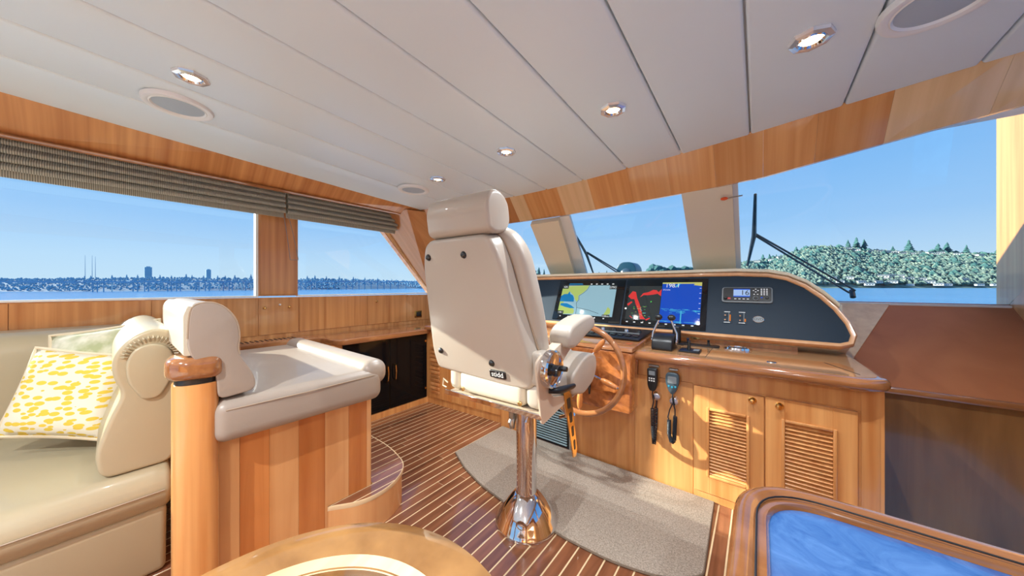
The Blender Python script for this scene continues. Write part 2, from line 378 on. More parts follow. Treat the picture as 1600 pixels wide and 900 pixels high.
# starboard wall out of frame, windows made large to let in sky light
bm = nb()
box(bm, XS, XS+.07, YA, 3.5, 0, 1.12); box(bm, XS, XS+.07, YA, 3.5, 1.92, 2.35)
for a, b in ((YA,YA+.25),(-1.2,-1.0),(1.2,1.4),(2.6,3.5)): box(bm, XS, XS+.07, a, b, 1.12, 1.92)
ws = S('wall_starboard', bm, 'veneer', smooth=0)
for i, (a, b) in enumerate(((YA+.25,-1.2),(-1.0,1.2),(1.4,2.6))):
    S('window_%d' % (i+4), B(XS+.03, XS+.036, a, b, 1.12, 1.92), 'glass', smooth=0)
# aft bulkhead out of view, doorway left wide open to let in sky light
bm = nb()
box(bm, XP-.07, -2.7, YA-.08, YA, 0, 2.35); box(bm, .8, XS+.07, YA-.08, YA, 0, 2.35); box(bm, -2.7, .8, YA-.08, YA, 2.08, 2.35)
S('wall_aft', bm, 'veneer', smooth=0)
# forward bulkhead below the windscreen
S('wall_forward', B(XP-.07, XS+.07, 3.42, 3.5, 0, 1.06), 'white', smooth=0)
# ceiling: padded vinyl panels with tucked seams
bm = nb()
hexa(bm, [(XP-.1,YA-.1,zc(YA)+.03),(XS+.1,YA-.1,zc(YA)+.03),(XS+.1,2.6,zc(2.6)+.03),(XP-.1,2.6,zc(2.6)+.03)],
         [(XP-.1,YA-.1,zc(YA)+.10),(XS+.1,YA-.1,zc(YA)+.10),(XS+.1,2.6,zc(2.6)+.10),(XP-.1,2.6,zc(2.6)+.10)])
ceiling = S('ceiling', bm, 'white', smooth=0)
seams = [-2.84,-2.36,-2.03,-1.69,-1.36,-1.03,-.695,-.362,-.034,.297,.63,.96,1.2]
for a, b in zip(seams, seams[1:]):
    t = nb(); n = 6; xs = [a+.003+(b-a-.006)*i/n for i in range(n+1)]
    def row(fn_y, dz): return [t.verts.new((xx, fn_y(xx), zc(fn_y(xx))+dz)) for xx in xs]
    lo0, lo1 = row(lambda q: YA, 0), row(yf, 0)
    up0, up1 = row(lambda q: YA, .03), row(yf, .03)
    t.faces.new(lo0+lo1[::-1]); t.faces.new((up0+up1[::-1])[::-1])
    for p, q, pu, qu in ((lo0, None, up0, None), (lo1, None, up1, None)):
        for i in range(n): t.faces.new((p[i], p[i+1], pu[i+1], pu[i]))
    t.faces.new((lo0[0], lo1[0], up1[0], up0[0])); t.faces.new((lo0[-1], lo1[-1], up1[-1], up0[-1]))
    bmesh.ops.recalc_face_normals(t, faces=t.faces)
    side = [e for e in t.edges if all(v in (lo0[0], lo1[0]) for v in e.verts) or all(v in (lo0[-1], lo1[-1]) for v in e.verts)]
    bmesh.ops.bevel(t, geom=side, offset=.011, segments=4, profile=.5, affect='EDGES')
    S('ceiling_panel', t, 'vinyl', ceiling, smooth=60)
# port header band, wood, leaning outward, and its soffit
hb = nb(); top = lambda y: -2.80+.04*max(0, y)/1.68; low = lambda y: -2.97+.07*max(0, y+.1)/2.0
ys = [YA, -1.5, -.4, .5, 1.2, 2.0]
for a, b in zip(ys, ys[1:]):
    hexa(hb, [(low(a),a,1.95),(low(b),b,1.95),(low(b)-.02,b,1.945),(low(a)-.02,a,1.945)], [(top(a),a,zc(a)+.01),(top(b),b,zc(b)+.01),(top(b)-.03,b,zc(b)+.01),(top(a)-.03,a,zc(a)+.01)])
th = S('trim_1', hb, 'veneer_y', smooth=0)
S('trim_lip', hexa(nb(), [(low(YA)-.012,YA,1.938),(low(2.0)-.012,2.0,1.938),(low(2.0)-.03,2.0,1.938),(low(YA)-.03,YA,1.938)], [(low(YA)+.008,YA,1.952),(low(2.0)+.008,2.0,1.952),(low(2.0)-.03,2.0,1.952),(low(YA)-.03,YA,1.952)]), 'rail_y', th)
# forward header band of veneer staves leaning forward
HY = 2.345; HZ = 1.80
bands = [-3.1,-2.85,-2.6,-2.4,-2.25,-2.12,-1.99,-1.87,-1.74,-1.6,-1.45,-1.27,-1.0,-.7,-.45,-.2,.02,.22,.44,.7,.95,1.2]
hd = None
for i, (a, b) in enumerate(zip(bands, bands[1:])):
    ya, yb = yf(a), yf(b); la, lb = ya+.165, yb+.165
    za = HZ+(.09*max(0, a)); zb = HZ+(.09*max(0, b))
    t = hexa(nb(), [(a,la,za),(b-.0006,lb,zb),(b-.0006,lb+.02,zb),(a,la+.02,za)], [(a,ya,zc(ya)+.012),(b-.0006,yb,zc(yb)+.012),(b-.0006,yb+.03,zc(yb)+.012),(a,ya+.03,zc(ya)+.012)])
    mm = ('band_dark' if i % 2 else 'band_light') if a < -1.61 else ('band_light' if i == 11 else 'band')
    if a < -2.6: mm = 'band_dark'
    if a >= .44: mm = 'band_light'
    if hd is None: hd = S('trim_2', t, mm, smooth=0)
    else: S('header_stave', t, mm, hd, smooth=0)
# roof edge above the glass
S('trim_3', B(XP-.07, XS+.07, 2.06, 2.6, 2.0, 2.1), 'white', smooth=0)
# windscreen: raked panes and thick painted mullions
def gz(y): return 1.80-(y-2.36)*.7071
def wquad(pts, off, th_):
    """plate lying on the raked glass plane; pts (x,y)"""
    n = Vector((0, .577, .816)); t = nb()
    P = [Vector((p[0], p[1], gz(p[1]))) for p in pts]
    lo = [t.verts.new(p-n*off) for p in P]; hi = [t.verts.new(p-n*(off-th_)) for p in P]
    t.faces.new(lo[::-1]); t.faces.new(hi); m_ = len(P)
    for i in range(m_): t.faces.new((lo[i], lo[(i+1) % m_], hi[(i+1) % m_], hi[i]))
    bmesh.ops.recalc_face_normals(t, faces=t.faces)
    return t
for i, pts in enumerate(([(-3.2,2.36),(-1.58,2.36),(-1.95,3.42),(-3.2,3.42)], [(-1.28,2.36),(-.9,2.34),(-.38,2.29),(-.44,3.42),(-1.55,3.42)], [(-.13,2.255),(.3,2.185),(.7,2.11),(1.2,2.01),(1.2,3.42),(-.14,3.42)])):
    S('window_%d' % (i+7), wquad(pts, 0, .006), 'glass', smooth=0)
mA = S('trim_4', wquad([(-1.619,2.36),(-1.332,2.36),(-1.60,3.40),(-1.885,3.40)], .055, .05), 'offwhite')
S('outer_frame', wquad([(-1.332,2.36),(-1.242,2.36),(-1.47,3.40),(-1.60,3.40)], .012, .03), 'frame_blue', mA)
mB = S('trim_5', wquad([(-.391,2.30),(-.122,2.27),(-.142,3.40),(-.435,3.40)], .055, .05), 'offwhite')
S('outer_frame', wquad([(-.122,2.27),(-.096,2.265),(-.11,3.40),(-.142,3.40)], .02, .03), 'frame_blue', mB)
S('trim_6', B(XP, XS, 3.33, 3.45, 1.03, 1.085, .008, 2), 'frame_blue')
# port forward corner post, leaning with the glass
bm = hexa(nb(), [(-3.2,2.45,1.10),(-3.04,2.62,1.08),(-3.04,2.95,1.08),(-3.2,2.95,1.08)], [(-3.2,1.74,1.94),(-2.80,1.84,1.98),(-2.7,2.15,1.98),(-3.2,2.2,1.94)])
S('trim_7', bm, 'band_dark', smooth=0)

# ================================================================== ROMAN SHADES
def shade(y0, y1, label):
    t = T('roman_shade', label, 'blind', (-3.05, (y0+y1)/2, 1.765), 'roman shades on the port windows')
    zz = [1.975,1.93,1.885,1.84,1.80]; wid = [.03,.036,.04,.036]
    for i in range(4):
        pr = rp([(-3.05,zz[i]+.004),(-3.05+wid[i],zz[i+1]+.012),(-3.05+wid[i]-.008,zz[i+1]-.006),(-3.07,zz[i+1]+.004),(-3.075,zz[i]+.004)], [.004,.012,.008,0,0], 4)
        b = prism(nb(), pr, 'y', y0, y1); 
        for v in b.verts:
            v.co.z += .003*math.sin(v.co.y*7+i)
        O('shade_fold', b, 'blind', t, smooth=60)
    O('hem_band', B(-3.078, -3.062, y0, y1, 1.765, 1.815, .003, 2), 'blind', t)
    O('head_rail', B(-3.09, -3.05, y0, y1, 1.97, 2.0), 'white', t)
    return t
shade(-1.4, .868, 'ribbed grey green roman shade folded up over the wider port window, left')
shade(.884, 1.87, 'shorter grey green roman shade folded up over the forward port window with slanted end')
pts = []
for i in range(25):
    a = i/24; 
    pts.append((-3.045+.012*math.sin(a*6.3), .86+.09*math.sin(a*math.pi)**.8*(1 if a > .5 else .35)+.03*a, 1.78-.36*math.sin(a*math.pi)))
tag(O('shade_cord', tube(nb(), pts, .0022, 6), 'grey'), 'thin grey pull cord looped below the joint of the two shades', 'cord')

# ================================================================== CEILING FITTINGS
def downlight(x, y, label, k=1):
    z = zc(y)
    t = T('ceiling_light', label, 'light', (x, y, z))
    O('bezel', lathe(nb(), [(.030,-.002),(.044,-.013),(.058,-.010),(.060,-.003),(.060,.002),(.03,.002)], 8, Matrix.Translation((x,y,z)), ring=True), 'crystal', t, smooth=0)
    O('inner_ring', lathe(nb(), [(.027,-.004),(.034,-.013),(.038,-.009),(.034,-.002)], 28, Matrix.Translation((x,y,z)), ring=True), 'chrome', t)
    O('lens', lathe(nb(), [(.0,-.010),(.015,-.009),(.028,-.006),(.028,0)], 20, Matrix.Translation((x,y,z))), 'bulb', t)
    ld = bpy.data.lights.new('lamp_glow', 'SPOT'); ld.energy = SPOT_W*k; ld.color = (.92,.97,1); ld.spot_size = R(150); ld.spot_blend = .8; ld.shadow_soft_size = .008
    lo = bpy.data.objects.new('lamp_glow', ld); C.objects.link(lo); lo.parent = t; lo.location = (0,0,-.03)
for x, y, l in ((-1.887,.205,'octagonal crystal ceiling light beside the large round speaker at left'), (-.532,1.439,'octagonal crystal ceiling light near middle of ceiling, above the screens'),
                (-1.208,1.48,'small octagonal crystal ceiling light right of the helm chair headrest'), (-1.922,1.53,'farthest octagonal crystal ceiling light, beside the small round speaker'),
                (.138,1.438,'largest octagonal crystal ceiling light at upper right'),
                (-.9,-.9,'added fill lamp behind the camera, middle, shaped as an octagonal ceiling light'), (-2.2,-1.4,'added fill lamp behind the camera, port, shaped as an octagonal ceiling light'), (.5,-1.3,'added fill lamp behind the camera, starboard, shaped as an octagonal ceiling light')):
    downlight(x, y, l, (.35 if 0 < y < .5 else 1 if y > 0 else 1.0 if x < -2 else 4.0))  # the three lamps behind the camera are unseen, added as fill
def speaker(x, y, label):
    z = zc(y); mt = Matrix.Translation((x,y,z))
    t = T('ceiling_speaker', label, 'speaker', (x, y, z), 'round ceiling speakers')
    O('rim', lathe(nb(), [(.098,-.012),(.110,-.018),(.122,-.016),(.127,-.006),(.127,.002),(.098,.002)], 48, mt, ring=True), 'white', t)
    O('inner_rim', lathe(nb(), [(.090,-.008),(.096,-.016),(.102,-.012),(.1,-.004)], 48, mt, ring=True), 'white', t)
    O('speaker_grille', lathe(nb(), [(0,-.014),(.05,-.013),(.091,-.009),(.091,0)], 40, mt), 'spk_cloth', t)
speaker(-2.235, .20, 'large round grey speaker in ceiling above the wide shade')
speaker(-2.285, 1.565, 'round grey speaker in ceiling near the forward port corner')
speaker(.415, 1.47, 'round speaker in ceiling at the upper right corner')

# ================================================================== PORT COUNTER AND LOCKERS
ct = O('side_counter', prism(nb(), rp([(-3.19,2.9),(-3.19,.55),(-3.02,.55),(-3.00,1.0),(-2.93,1.10),(-2.72,1.10),(-2.665,1.16),(-2.665,1.98),(-2.7,2.9)], [0,0,.01,.04,.05,.05,.04,.03,0], 5), 'z', .715, .762, .018, 4), 'rail_y')
tag(ct, 'varnished wooden counter with rounded edge along the port wall above black doors', 'counter')
lk = T('port_locker', 'wooden locker under the port counter with two black glass doors', 'cabinet', (-2.95, 1.7, 0))
O('body', B(-3.18, -2.715, 1.10, 2.62, 0, .716, .003, 1), 'veneer', lk)
O('plinth', B(-3.18, -2.70, 1.16, 2.03, 0, .055), 'veneer', lk)
O('shelf_body', B(-3.18, -3.03, .5, 1.10, 0, .716, .003, 1), 'veneer', lk)
for (a, b, hy) in ((1.175,1.592,1.561),(1.598,2.01,1.639)):
    d = O('door', B(-2.715, -2.700, a, b, .06, .712, .002, 1), 'blackgloss', lk)
    O('door_handle', tube(nb(), [(-2.70,hy,.47),(-2.672,hy,.46),(-2.664,hy,.40),(-2.672,hy,.335),(-2.70,hy,.325)], .006, 8), 'brass', d)
    for z in (.155,.64): O('hinge', lathe(nb(), [(0,.008),(.011,.007),(.013,0)], 14, facing((-2.70, (a+.02) if a < 1.3 else (b-.02), z), (1,0,0))), 'brass', d)
vt = T('counter_vent', 'dark slotted vent set in the wooden counter behind the companion seat', 'vent', (-3.1,.72,.762))
O('vent_frame', B(-3.16, -3.04, .585, .98, .75, .766, .003, 1), 'rail_y', vt)
for i in range(12): O('slot', B(-3.145, -3.06, .60+i*.031, .612+i*.031, .7655, .768), 'black', vt)
O('vent_counter', B(-3.19, -3.0, .1, .585, .715, .762, .01, 2), 'rail_y', vt)
for y, z, l in ((.771,1.023,'lowest left brass push latch on port wall under the window post'), (.945,1.025,'brass push latch on port wall right of the window post'), (.876,1.045,'small pale screw cover between two latches on port wall'), (1.734,1.04,'single brass push latch on port wall under forward window')):
    s = .7 if 'screw' in l else 1
    o = O('wall_latch', lathe(nb(), [(0,.016*s),(.008*s,.015*s),(.011*s,.009*s),(.007*s,.004*s),(.012*s,.002*s),(.012*s,0)], 16, facing((XP+.006,y,z),(1,0,0))), 'white' if s < 1 else 'brass')
    tag(o, l, 'latch')
ot = T('wall_outlet', 'small black socket with brass plate on port wall beside the helm chair', 'outlet', (XP+.006,2.25,.86))
O('plate', B(XP+.006, XP+.012, 2.2, 2.3, .83, .91, .002, 1), 'brass', ot); O('socket', B(XP+.012, XP+.018, 2.225, 2.285, .845, .895, .003, 1), 'black', ot)

# ================================================================== COMPANION SEAT
XB = -1.584
cs = T('companion_seat', 'raised companion bench with stave front, beige cushion and wing backrest, left of helm', 'seat', (-2.1,.5,0))
O('seat_base', B(-2.64, XB-.016, .225, .815, 0, .635), 'veneer', cs)
edges = [.235,.305,.399,.504,.610,.717,.807]
tone = ['stave_l','stave_d','stave_l','stave_d','stave_l','stave_d']
M['stave_l'] = wood('light cherry stave', srgb(214,150,92), srgb(234,178,120), (14,14,.8), .26, .7, .06)
M['stave_d'] = wood('dark cherry stave', srgb(186,110,54), srgb(212,138,76), (14,14,.8), .26, .7, .06)
O('stave', B(XB-.016, XB, .20, .235-.0005, 0, .635), 'stave_l', cs)
for (a, b), tn in zip(zip(edges, edges[1:]), tone): O('stave', B(XB-.016, XB, a, b-.0006, 0, .635, .0008, 1), tn, cs, smooth=0)
O('corner_stave', prism(nb(), rp([(XB-.05,.807),(XB,.807),(XB,.835),(XB-.05,.835)], [0,0,.022,0], 5), 'z', 0, .635), 'stave_l', cs)
# post
pm = Matrix.Translation((-1.575,.175,0))
pp = rp([(-1.63,.13),(-1.53,.115),(-1.50,.235),(-1.66,.25)], [.02,.06,.05,.01], 7)
O('post', prism(nb(), pp, 'z', 0, .862), 'veneer', cs)
pq = rp([(-1.63,.135),(-1.535,.122),(-1.508,.23),(-1.66,.245)], [.02,.06,.05,.01], 7)
O('post_collar', prism(nb(), pq, 'z', .862, .88), 'black', cs)
# seat cushion
def pillowbox(x0, x1, y0, y1, z0, z1, r, seg=6, puff=.0):
    b = box(nb(), x0, x1, y0, y1, z0, z1, r, seg)
    if puff:
        bmesh.ops.subdivide_edges(b, edges=[e for e in b.edges if e.calc_length() > .1], cuts=8, use_grid_fill=True)
        cx, cy, sx, sy = (x0+x1)/2, (y0+y1)/2, (x1-x0)/2, (y1-y0)/2
        for v in b.verts:
            if v.co.z > (z0+z1)/2: v.co.z += puff*max(0, 1-((v.co.x-cx)/sx)**2)*max(0, 1-((v.co.y-cy)/sy)**2)
    return b
sc_ = O('seat_cushion', pillowbox(-2.66, -1.495, .215, .85, .632, .788, .045, 6, .012), 'leather_bench', cs)
O('knee_roll', pillowbox(-2.67, -1.50, .755, .885, .70, .828, .055, 7), 'leather_bench', cs)
O('cushion_seam', tube(nb(), [(-1.497,.25,.755),(-1.491,.5,.757),(-1.497,.80,.76)], .0025, 6), 'piping', sc_)
# backrest : side profile runs to port
prof = [(.155,1.0),(.158,1.09),(.165,1.136),(.21,1.148),(.25,1.128),(.283,1.08),(.293,1.02),(.286,.965),(.30,.93),(.325,.885),(.34,.84),(.335,.806),(.232,.795),(.226,.90),(.165,.955)]
pr = rp(prof, .025, 3)
bk = O('backrest', prism(nb(), pr, 'x', -2.20, -1.515, .022, 4), 'leather_bench', cs, smooth=50)
O('backrest_sun_block', prism(nb(), rp([(.19,.79),(.19,1.09),(.22,1.13),(.27,1.10),(.30,.79)], .03, 3), 'x', -2.9, -2.205, .02, 3), 'leather_bench', cs, smooth=50)  # hidden length added to keep the sun off the seat cushion
O('backrest_aft_face', prism(nb(), rp([(.147,.962),(.146,1.10),(.158,1.135),(.17,1.13),(.17,.962)], .008, 3), 'x', -2.19, -1.53, .004, 1), 'leather_sunlit', cs)  # aft face in lighter leather, sunlight painted in
O('backrest_piping', tube(nb(), [(-1.518,y,z) for y, z in pr[3:32]], .003, 6), 'piping', bk)
# post cap
cp = rp([(-1.67,.115),(-1.525,.10),(-1.488,.24),(-1.60,.265),(-1.67,.20)], [.03,.06,.05,.04,.03], 7)
O('post_cap', prism(nb(), cp, 'z', .878, .955, .026, 5), 'rail', cs)
# curved boarding step
stp = T('curved_step', 'curved teak floored step with pale seams in front of the companion seat', 'step', (-1.9,.85,0))
so = [(XB-.3,.62),(XB-.001,.62)]
outl = rp([(-2.66,1.10),(-1.86,1.105),(-1.60,1.05),(-1.495,.90),(-1.49,.74),(XB,.62)], [0,.12,.16,.12,.10,0], 8)
poly = [(-2.66,.845)]+outl+[(XB+.002,.845)]
poly = [(-2.66,.842)]+outl+[(XB+.0015,.62),(XB+.0015,.842)]
pl2 = []
for p in poly:
    if not pl2 or (Vector(p)-Vector(pl2[-1])).length > 1e-4: pl2.append(p)
O('riser', prism(nb(), [((p[0]-XB)*.985+XB if p[0] > XB else p[0], p[1]-.012 if p[1] > 1 else p[1]) for p in pl2], 'z', 0, .15), 'stave_l', stp)
O('tread', prism(nb(), pl2, 'z', .148, .1698, .003, 2), 'caulk', stp)
# planks of the tread: strips clipped to the curve
def clip_strip(poly, xa, xb):
    def clip(P, x, keep):
        out = []
        for i in range(len(P)):
            a, b = P[i-1], P[i]; ia, ib = keep(a[0], x), keep(b[0], x)
            if ia != ib:
                t = (x-a[0])/(b[0]-a[0]); out.append((x, a[1]+(b[1]-a[1])*t))
            if ib: out.append(b)
        return out
    P = clip(poly, xa, lambda v, x: v >= x); return clip(P, xb, lambda v, x: v <= x) if P else []
ins = [( XB+(p[0]-XB)*.97 if p[0] > XB else p[0], .86+(p[1]-.86)*.97) for p in pl2]
x = -2.66
while x < -1.49:
    P = clip_strip(ins, x+.003, x+.057)
    if len(P) >= 3:
        Q = []
        for p in P:
            if not Q or (Vector(p)-Vector(Q[-1])).length > 1e-4: Q.append(p)
        if len(Q) >= 3 and (max(q[1] for q in Q)-min(q[1] for q in Q)) > .02:
            O('plank', prism(nb(), Q, 'z', .166, .1705), 'plank', stp, smooth=0)
    x += .06

# ================================================================== SOFA
sf = T('sofa', 'cream leather sofa with scrolled arm along the port side, at left edge', 'sofa', (-2.5,-.6,0))
bm = nb()
prism(bm, rp([(-3.17,0),(-1.98,0),(-1.94,.29),(-3.17,.29)], [0,.03,.03,0], 4), 'y', -1.7, .14, .02, 3)
O('sofa_base', bm, 'leather_sofa', sf)
so_pr = rp([(-3.17,.27),(-1.96,.27),(-1.885,.36),(-1.93,.452),(-2.10,.47),(-3.17,.46)], [0,.05,.08,.07,.08,0], 6)
O('seat_cushion', prism(nb(), so_pr, 'y', -1.7, .15, .02, 4), 'leather_sofa', sf, smooth=50)
O('seat_seam', tube(nb(), [(-1.895,-1.68,.375),(-1.893,-.8,.375),(-1.893,.13,.375)], .0025, 6), 'piping', sf)
O('sofa_back', prism(nb(), rp([(-3.17,.45),(-2.86,.45),(-2.90,.90),(-2.97,.965),(-3.17,.965)], [0,.05,.06,.05,.02], 6), 'y', -1.7, .10, .03, 4), 'leather_sofa', sf, smooth=50)
ap = rp([(-.03,.46),(-.045,.56),(-.005,.70),(.025,.775),(0,.84),(-.005,.92),(.04,1.0),(.115,1.03),(.175,1.0),(.20,.93),(.185,.86),(.165,.78),(.163,.46)], .04, 4)
ar = O('arm', prism(nb(), ap, 'x', -3.0, -1.965, .022, 4), 'leather_sofa', sf, smooth=50)
# gathered scroll on the arm end
scr = [(.022+.0,.90),(.03,.955),(.062,.995),(.105,1.008),(.15,.995),(.178,.955)]
b = nb()
cen = (.10,.915)
for i in range(19):
    a = math.pi*(.02+.98*i/18); r0, r1 = .058, .088
    tube(b, [(-1.962, cen[0]-math.cos(a)*r0, cen[1]+math.sin(a)*r0), (-1.956, cen[0]-math.cos(a)*(r0+r1)/2, cen[1]+math.sin(a)*(r0+r1)/2), (-1.972, cen[0]-math.cos(a)*r1, cen[1]+math.sin(a)*r1)], [.001,.0035,.001], 6)
O('gathers', b, 'leather_sofa', ar)
O('arm_face', prism(nb(), rp([(.075,.74),(.035,.82),(.030,.90),(.055,.955),(.105,.968),(.150,.945),(.165,.89),(.150,.80),(.12,.74)], .03, 5), 'x', -1.968, -1.950, .008, 3), 'leather_sofa', ar, smooth=50)
def cushion(name, c, w, h, t_, rot, m, label, trim_m, n=14, fringe=True):
    mt = Matrix.Translation(c) @ rot; th = T(name, label, 'pillow', tuple(c), None)
    BASE[th.name] = Vector(c)
    t = nb(); g = {}
    for s in (1, -1):
        for i in range(n+1):
            for j in range(n+1):
                u, v = -1+2*i/n, -1+2*j/n
                if s == -1 and (abs(u) == 1 or abs(v) == 1): g[(s,i,j)] = g[(1,i,j)]; continue
                k = 1-.06*(1-abs(u))*(abs(v) > .99)-.0
                d = t_*((1-u**4)*(1-v**4))**.55
                px = u*w*(1-.07*(1-v*v)*0-.05*(1-v*v)*abs(u)); py = v*h*(1-.05*(1-u*u)*abs(v))
                g[(s,i,j)] = t.verts.new((px, s*d, py))
        for i in range(n):
            for j in range(n): t.faces.new((g[(s,i,j)], g[(s,i+1,j)], g[(s,i+1,j+1)], g[(s,i,j+1)]))
    bmesh.ops.recalc_face_normals(t, faces=t.faces); bmesh.ops.transform(t, matrix=mt, verts=t.verts)
    O('cover', t, m, th, smooth=80)
    ring = []
    for a, b_ in (((-1,-1),(1,-1)),((1,-1),(1,1)),((1,1),(-1,1)),((-1,1),(-1,-1))):
        for q in range(n):
            u = a[0]+(b_[0]-a[0])*q/n; v = a[1]+(b_[1]-a[1])*q/n
            ring.append(mt @ Vector((u*w*(1-.05*(1-v*v)*abs(u)), 0, v*h*(1-.05*(1-u*u)*abs(v)))))
    O('edge_trim', tube(nb(), ring, .008, 6, closed=True), trim_m, th)
cushion('throw_pillow', (-2.42,-.115,.72), .19, .185, .055, Matrix.Rotation(R(52),4,'Z') @ Matrix.Rotation(R(-14),4,'X') @ Matrix.Rotation(R(8),4,'Y'), 'leafcloth', 'white throw pillow with yellow leaf print and corded edge, leaning on sofa arm', 'rope')
M['sagecloth'] = foliage('sage green patterned cloth', srgb(176,180,140), srgb(228,224,204), 14)
cushion('throw_pillow', (-2.62,-.02,.80), .20, .20, .05, Matrix.Rotation(R(60),4,'Z') @ Matrix.Rotation(R(-20),4,'X') @ Matrix.Rotation(R(-10),4,'Y'), 'sagecloth', 'sage green patterned throw pillow with tufted corner behind the yellow one', 'rope')

# ================================================================== ROUND AND CORNER TABLES
rt = T('round_table', 'round varnished wood rimmed table with clear glass centre, bottom left foreground', 'table', (-.612,.131,0))
# centre sits .486 m below the lens plane axis
TC = Vector((-.612,.131,0))
O('table_rim', lathe(nb(), [(.300,.468),(.308,.492),(.345,.50),(.40,.509),(.445,.503),(.462,.478),(.455,.455),(.42,.445),(.32,.45)], 96, Matrix.Translation(TC), ring=True), 'rim_wood', rt)
O('inlay_ring', lathe(nb(), [(.305,.490),(.335,.503),(.338,.500),(.308,.487)], 96, Matrix.Translation(TC), ring=True), 'band_light', rt)
M['clear'] = glassmat('clear table glass', (.97,.99,.98,1), 1.3)
O('glass_top', lathe(nb(), [(0,.478),(.306,.478),(.306,.484),(0,.484)], 64, Matrix.Translation(TC)), 'clear', rt, smooth=0)
for a in (45,165,285):
    c_, s_ = math.cos(R(a)), math.sin(R(a))
    O('leg', tube(nb(), [TC+Vector((c_*.40,s_*.40,.46)), TC+Vector((c_*.41,s_*.41,.2)), TC+Vector((c_*.40,s_*.40,0))], [.028,.022,.018], 14), 'rim_wood', rt)
kt = T('corner_table', 'rounded corner cabinet with wooden fiddle edge and glossy stone top tinted with a blue reflection, bottom right', 'table', (.35,.45,0))
ko = rp([(-.045,-.35),(-.038,.935),(1.0,.955),(1.0,-.35)], [.03,.15,.05,.05], 10)
ki = rp([(.012,-.30),(.016,.882),(.96,.90),(.96,-.30)], [.02,.105,.03,.03], 10)
bo = rp([(-.0,-.33),(.005,.89),(.97,.91),(.97,-.33)], [.03,.13,.05,.05], 10)
O('cabinet_body', prism(nb(), bo, 'z', 0, .70), 'veneer', kt)
O('stone_top', prism(nb(), ki, 'z', .70, .738), 'blue_top', kt, smooth=0)
t = nb(); n = len(ko)
def off(Pq, f): 
    return [(a[0]*(1-f)+b_[0]*f, a[1]*(1-f)+b_[1]*f) for a, b_ in zip(ko, ki)]
rows = [[(p, z) for p in off(None, f)] for f, z in ()]
secs = [(.0,.70),(-.04,.725),(.0,.748),(.22,.757),(.5,.755),(.62,.748),(.72,.7475),(.92,.748),(1.0,.741),(1.0,.70)]
vr = [[t.verts.new((*p, z)) for p in off(None, f)] for f, z in secs]
for i in range(len(secs)):
    a, b_ = vr[i], vr[(i+1) % len(secs)]
    for k2 in range(n): t.faces.new((a[k2], a[(k2+1) % n], b_[(k2+1) % n], b_[k2]))
bmesh.ops.recalc_face_normals(t, faces=t.faces)
O('fiddle_edge', t, 'rail', kt, smooth=50)
O('inlay_line', tube(nb(), [(*p, .752) for p in off(None, .66)], .0018, 5, closed=True), 'black', kt)

# ================================================================== CARPET
cp_ = rp([(-.192,2.05),(-.180,1.50),(-.30,1.39),(-.50,1.335),(-.72,1.325),(-.80,1.33),(-1.07,1.335),(-1.30,1.365),(-1.52,1.43),(-1.71,1.52),(-1.71,2.05)], [0,.03,.08,.08,.03,.03,.05,.05,.05,0,0], 4)
# notch round the pedestal base
cc = Vector((-.935,1.31)); cp2 = []
for p in cp_:
    q = Vector(p)-cc
    if q.length < .165: q = q.normalized()*.165
    cp2.append(tuple(cc+q))
ca = O('carpet', prism(nb(), cp_, 'z', .0005, .014, .004, 2), 'carpet'); tag(ca, 'beige curved edge carpet mat on the teak floor before the console', 'rug')
O('binding', tube(nb(), [(*p, .006) for p in cp_], .0055, 6, closed=True), 'carpet_edge', ca)

# ================================================================== HELM CONSOLE
YC = 2.06
con = T('helm_console', 'long honey wood helm console with louvred cupboard doors below a varnished counter', 'console', (-.8,2.4,0))
bm = nb()
box(bm, -1.74, .43, YC+.004, 2.62, 0, .745)
O('console_body', bm, 'veneer', con, smooth=0)
O('end_panel', prism(nb(), rp([(.36,YC),(.432,YC),(.432,2.62),(.36,2.62)], [0,.03,0,0], 6), 'z', 0, .745), 'veneer', con)
O('face_rail', B(-.60, .36, YC-.001, YC+.01, .645, .745, .001, 1), 'veneer', con)
O('face_panel', B(-.62, -.295, YC-.001, YC+.01, 0, .643, .001, 1), 'veneer', con)
O('face_panel', B(-1.74, -1.40, YC-.001, YC+.01, .33, .745, .001, 1), 'veneer', con)
O('bottom_rail', B(-.293, .36, YC-.001, YC+.01, 0, .045, .001, 1), 'veneer', con)
# port wing, turned a little
O('wing_body', hexa(nb(), [(-2.70,2.02,0),(-1.74,2.11,0),(-1.74,2.62,0),(-2.70,2.62,0)], [(-2.70,2.02,.745),(-1.74,2.11,.745),(-1.74,2.62,.745),(-2.70,2.62,.745)]), 'veneer', con, smooth=0)
for i in range(3):
    xa = -2.66+i*.31; xb = xa+.29; fy = lambda q: 2.02+(q+2.70)*.0938-.001
    O('wing_door', hexa(nb(), [(xa,fy(xa)-.008,.07),(xb,fy(xb)-.008,.07),(xb,fy(xb),.07),(xa,fy(xa),.07)], [(xa,fy(xa)-.008,.60),(xb,fy(xb)-.008,.60),(xb,fy(xb),.60),(xa,fy(xa),.60)]), 'veneer', con, smooth=0)
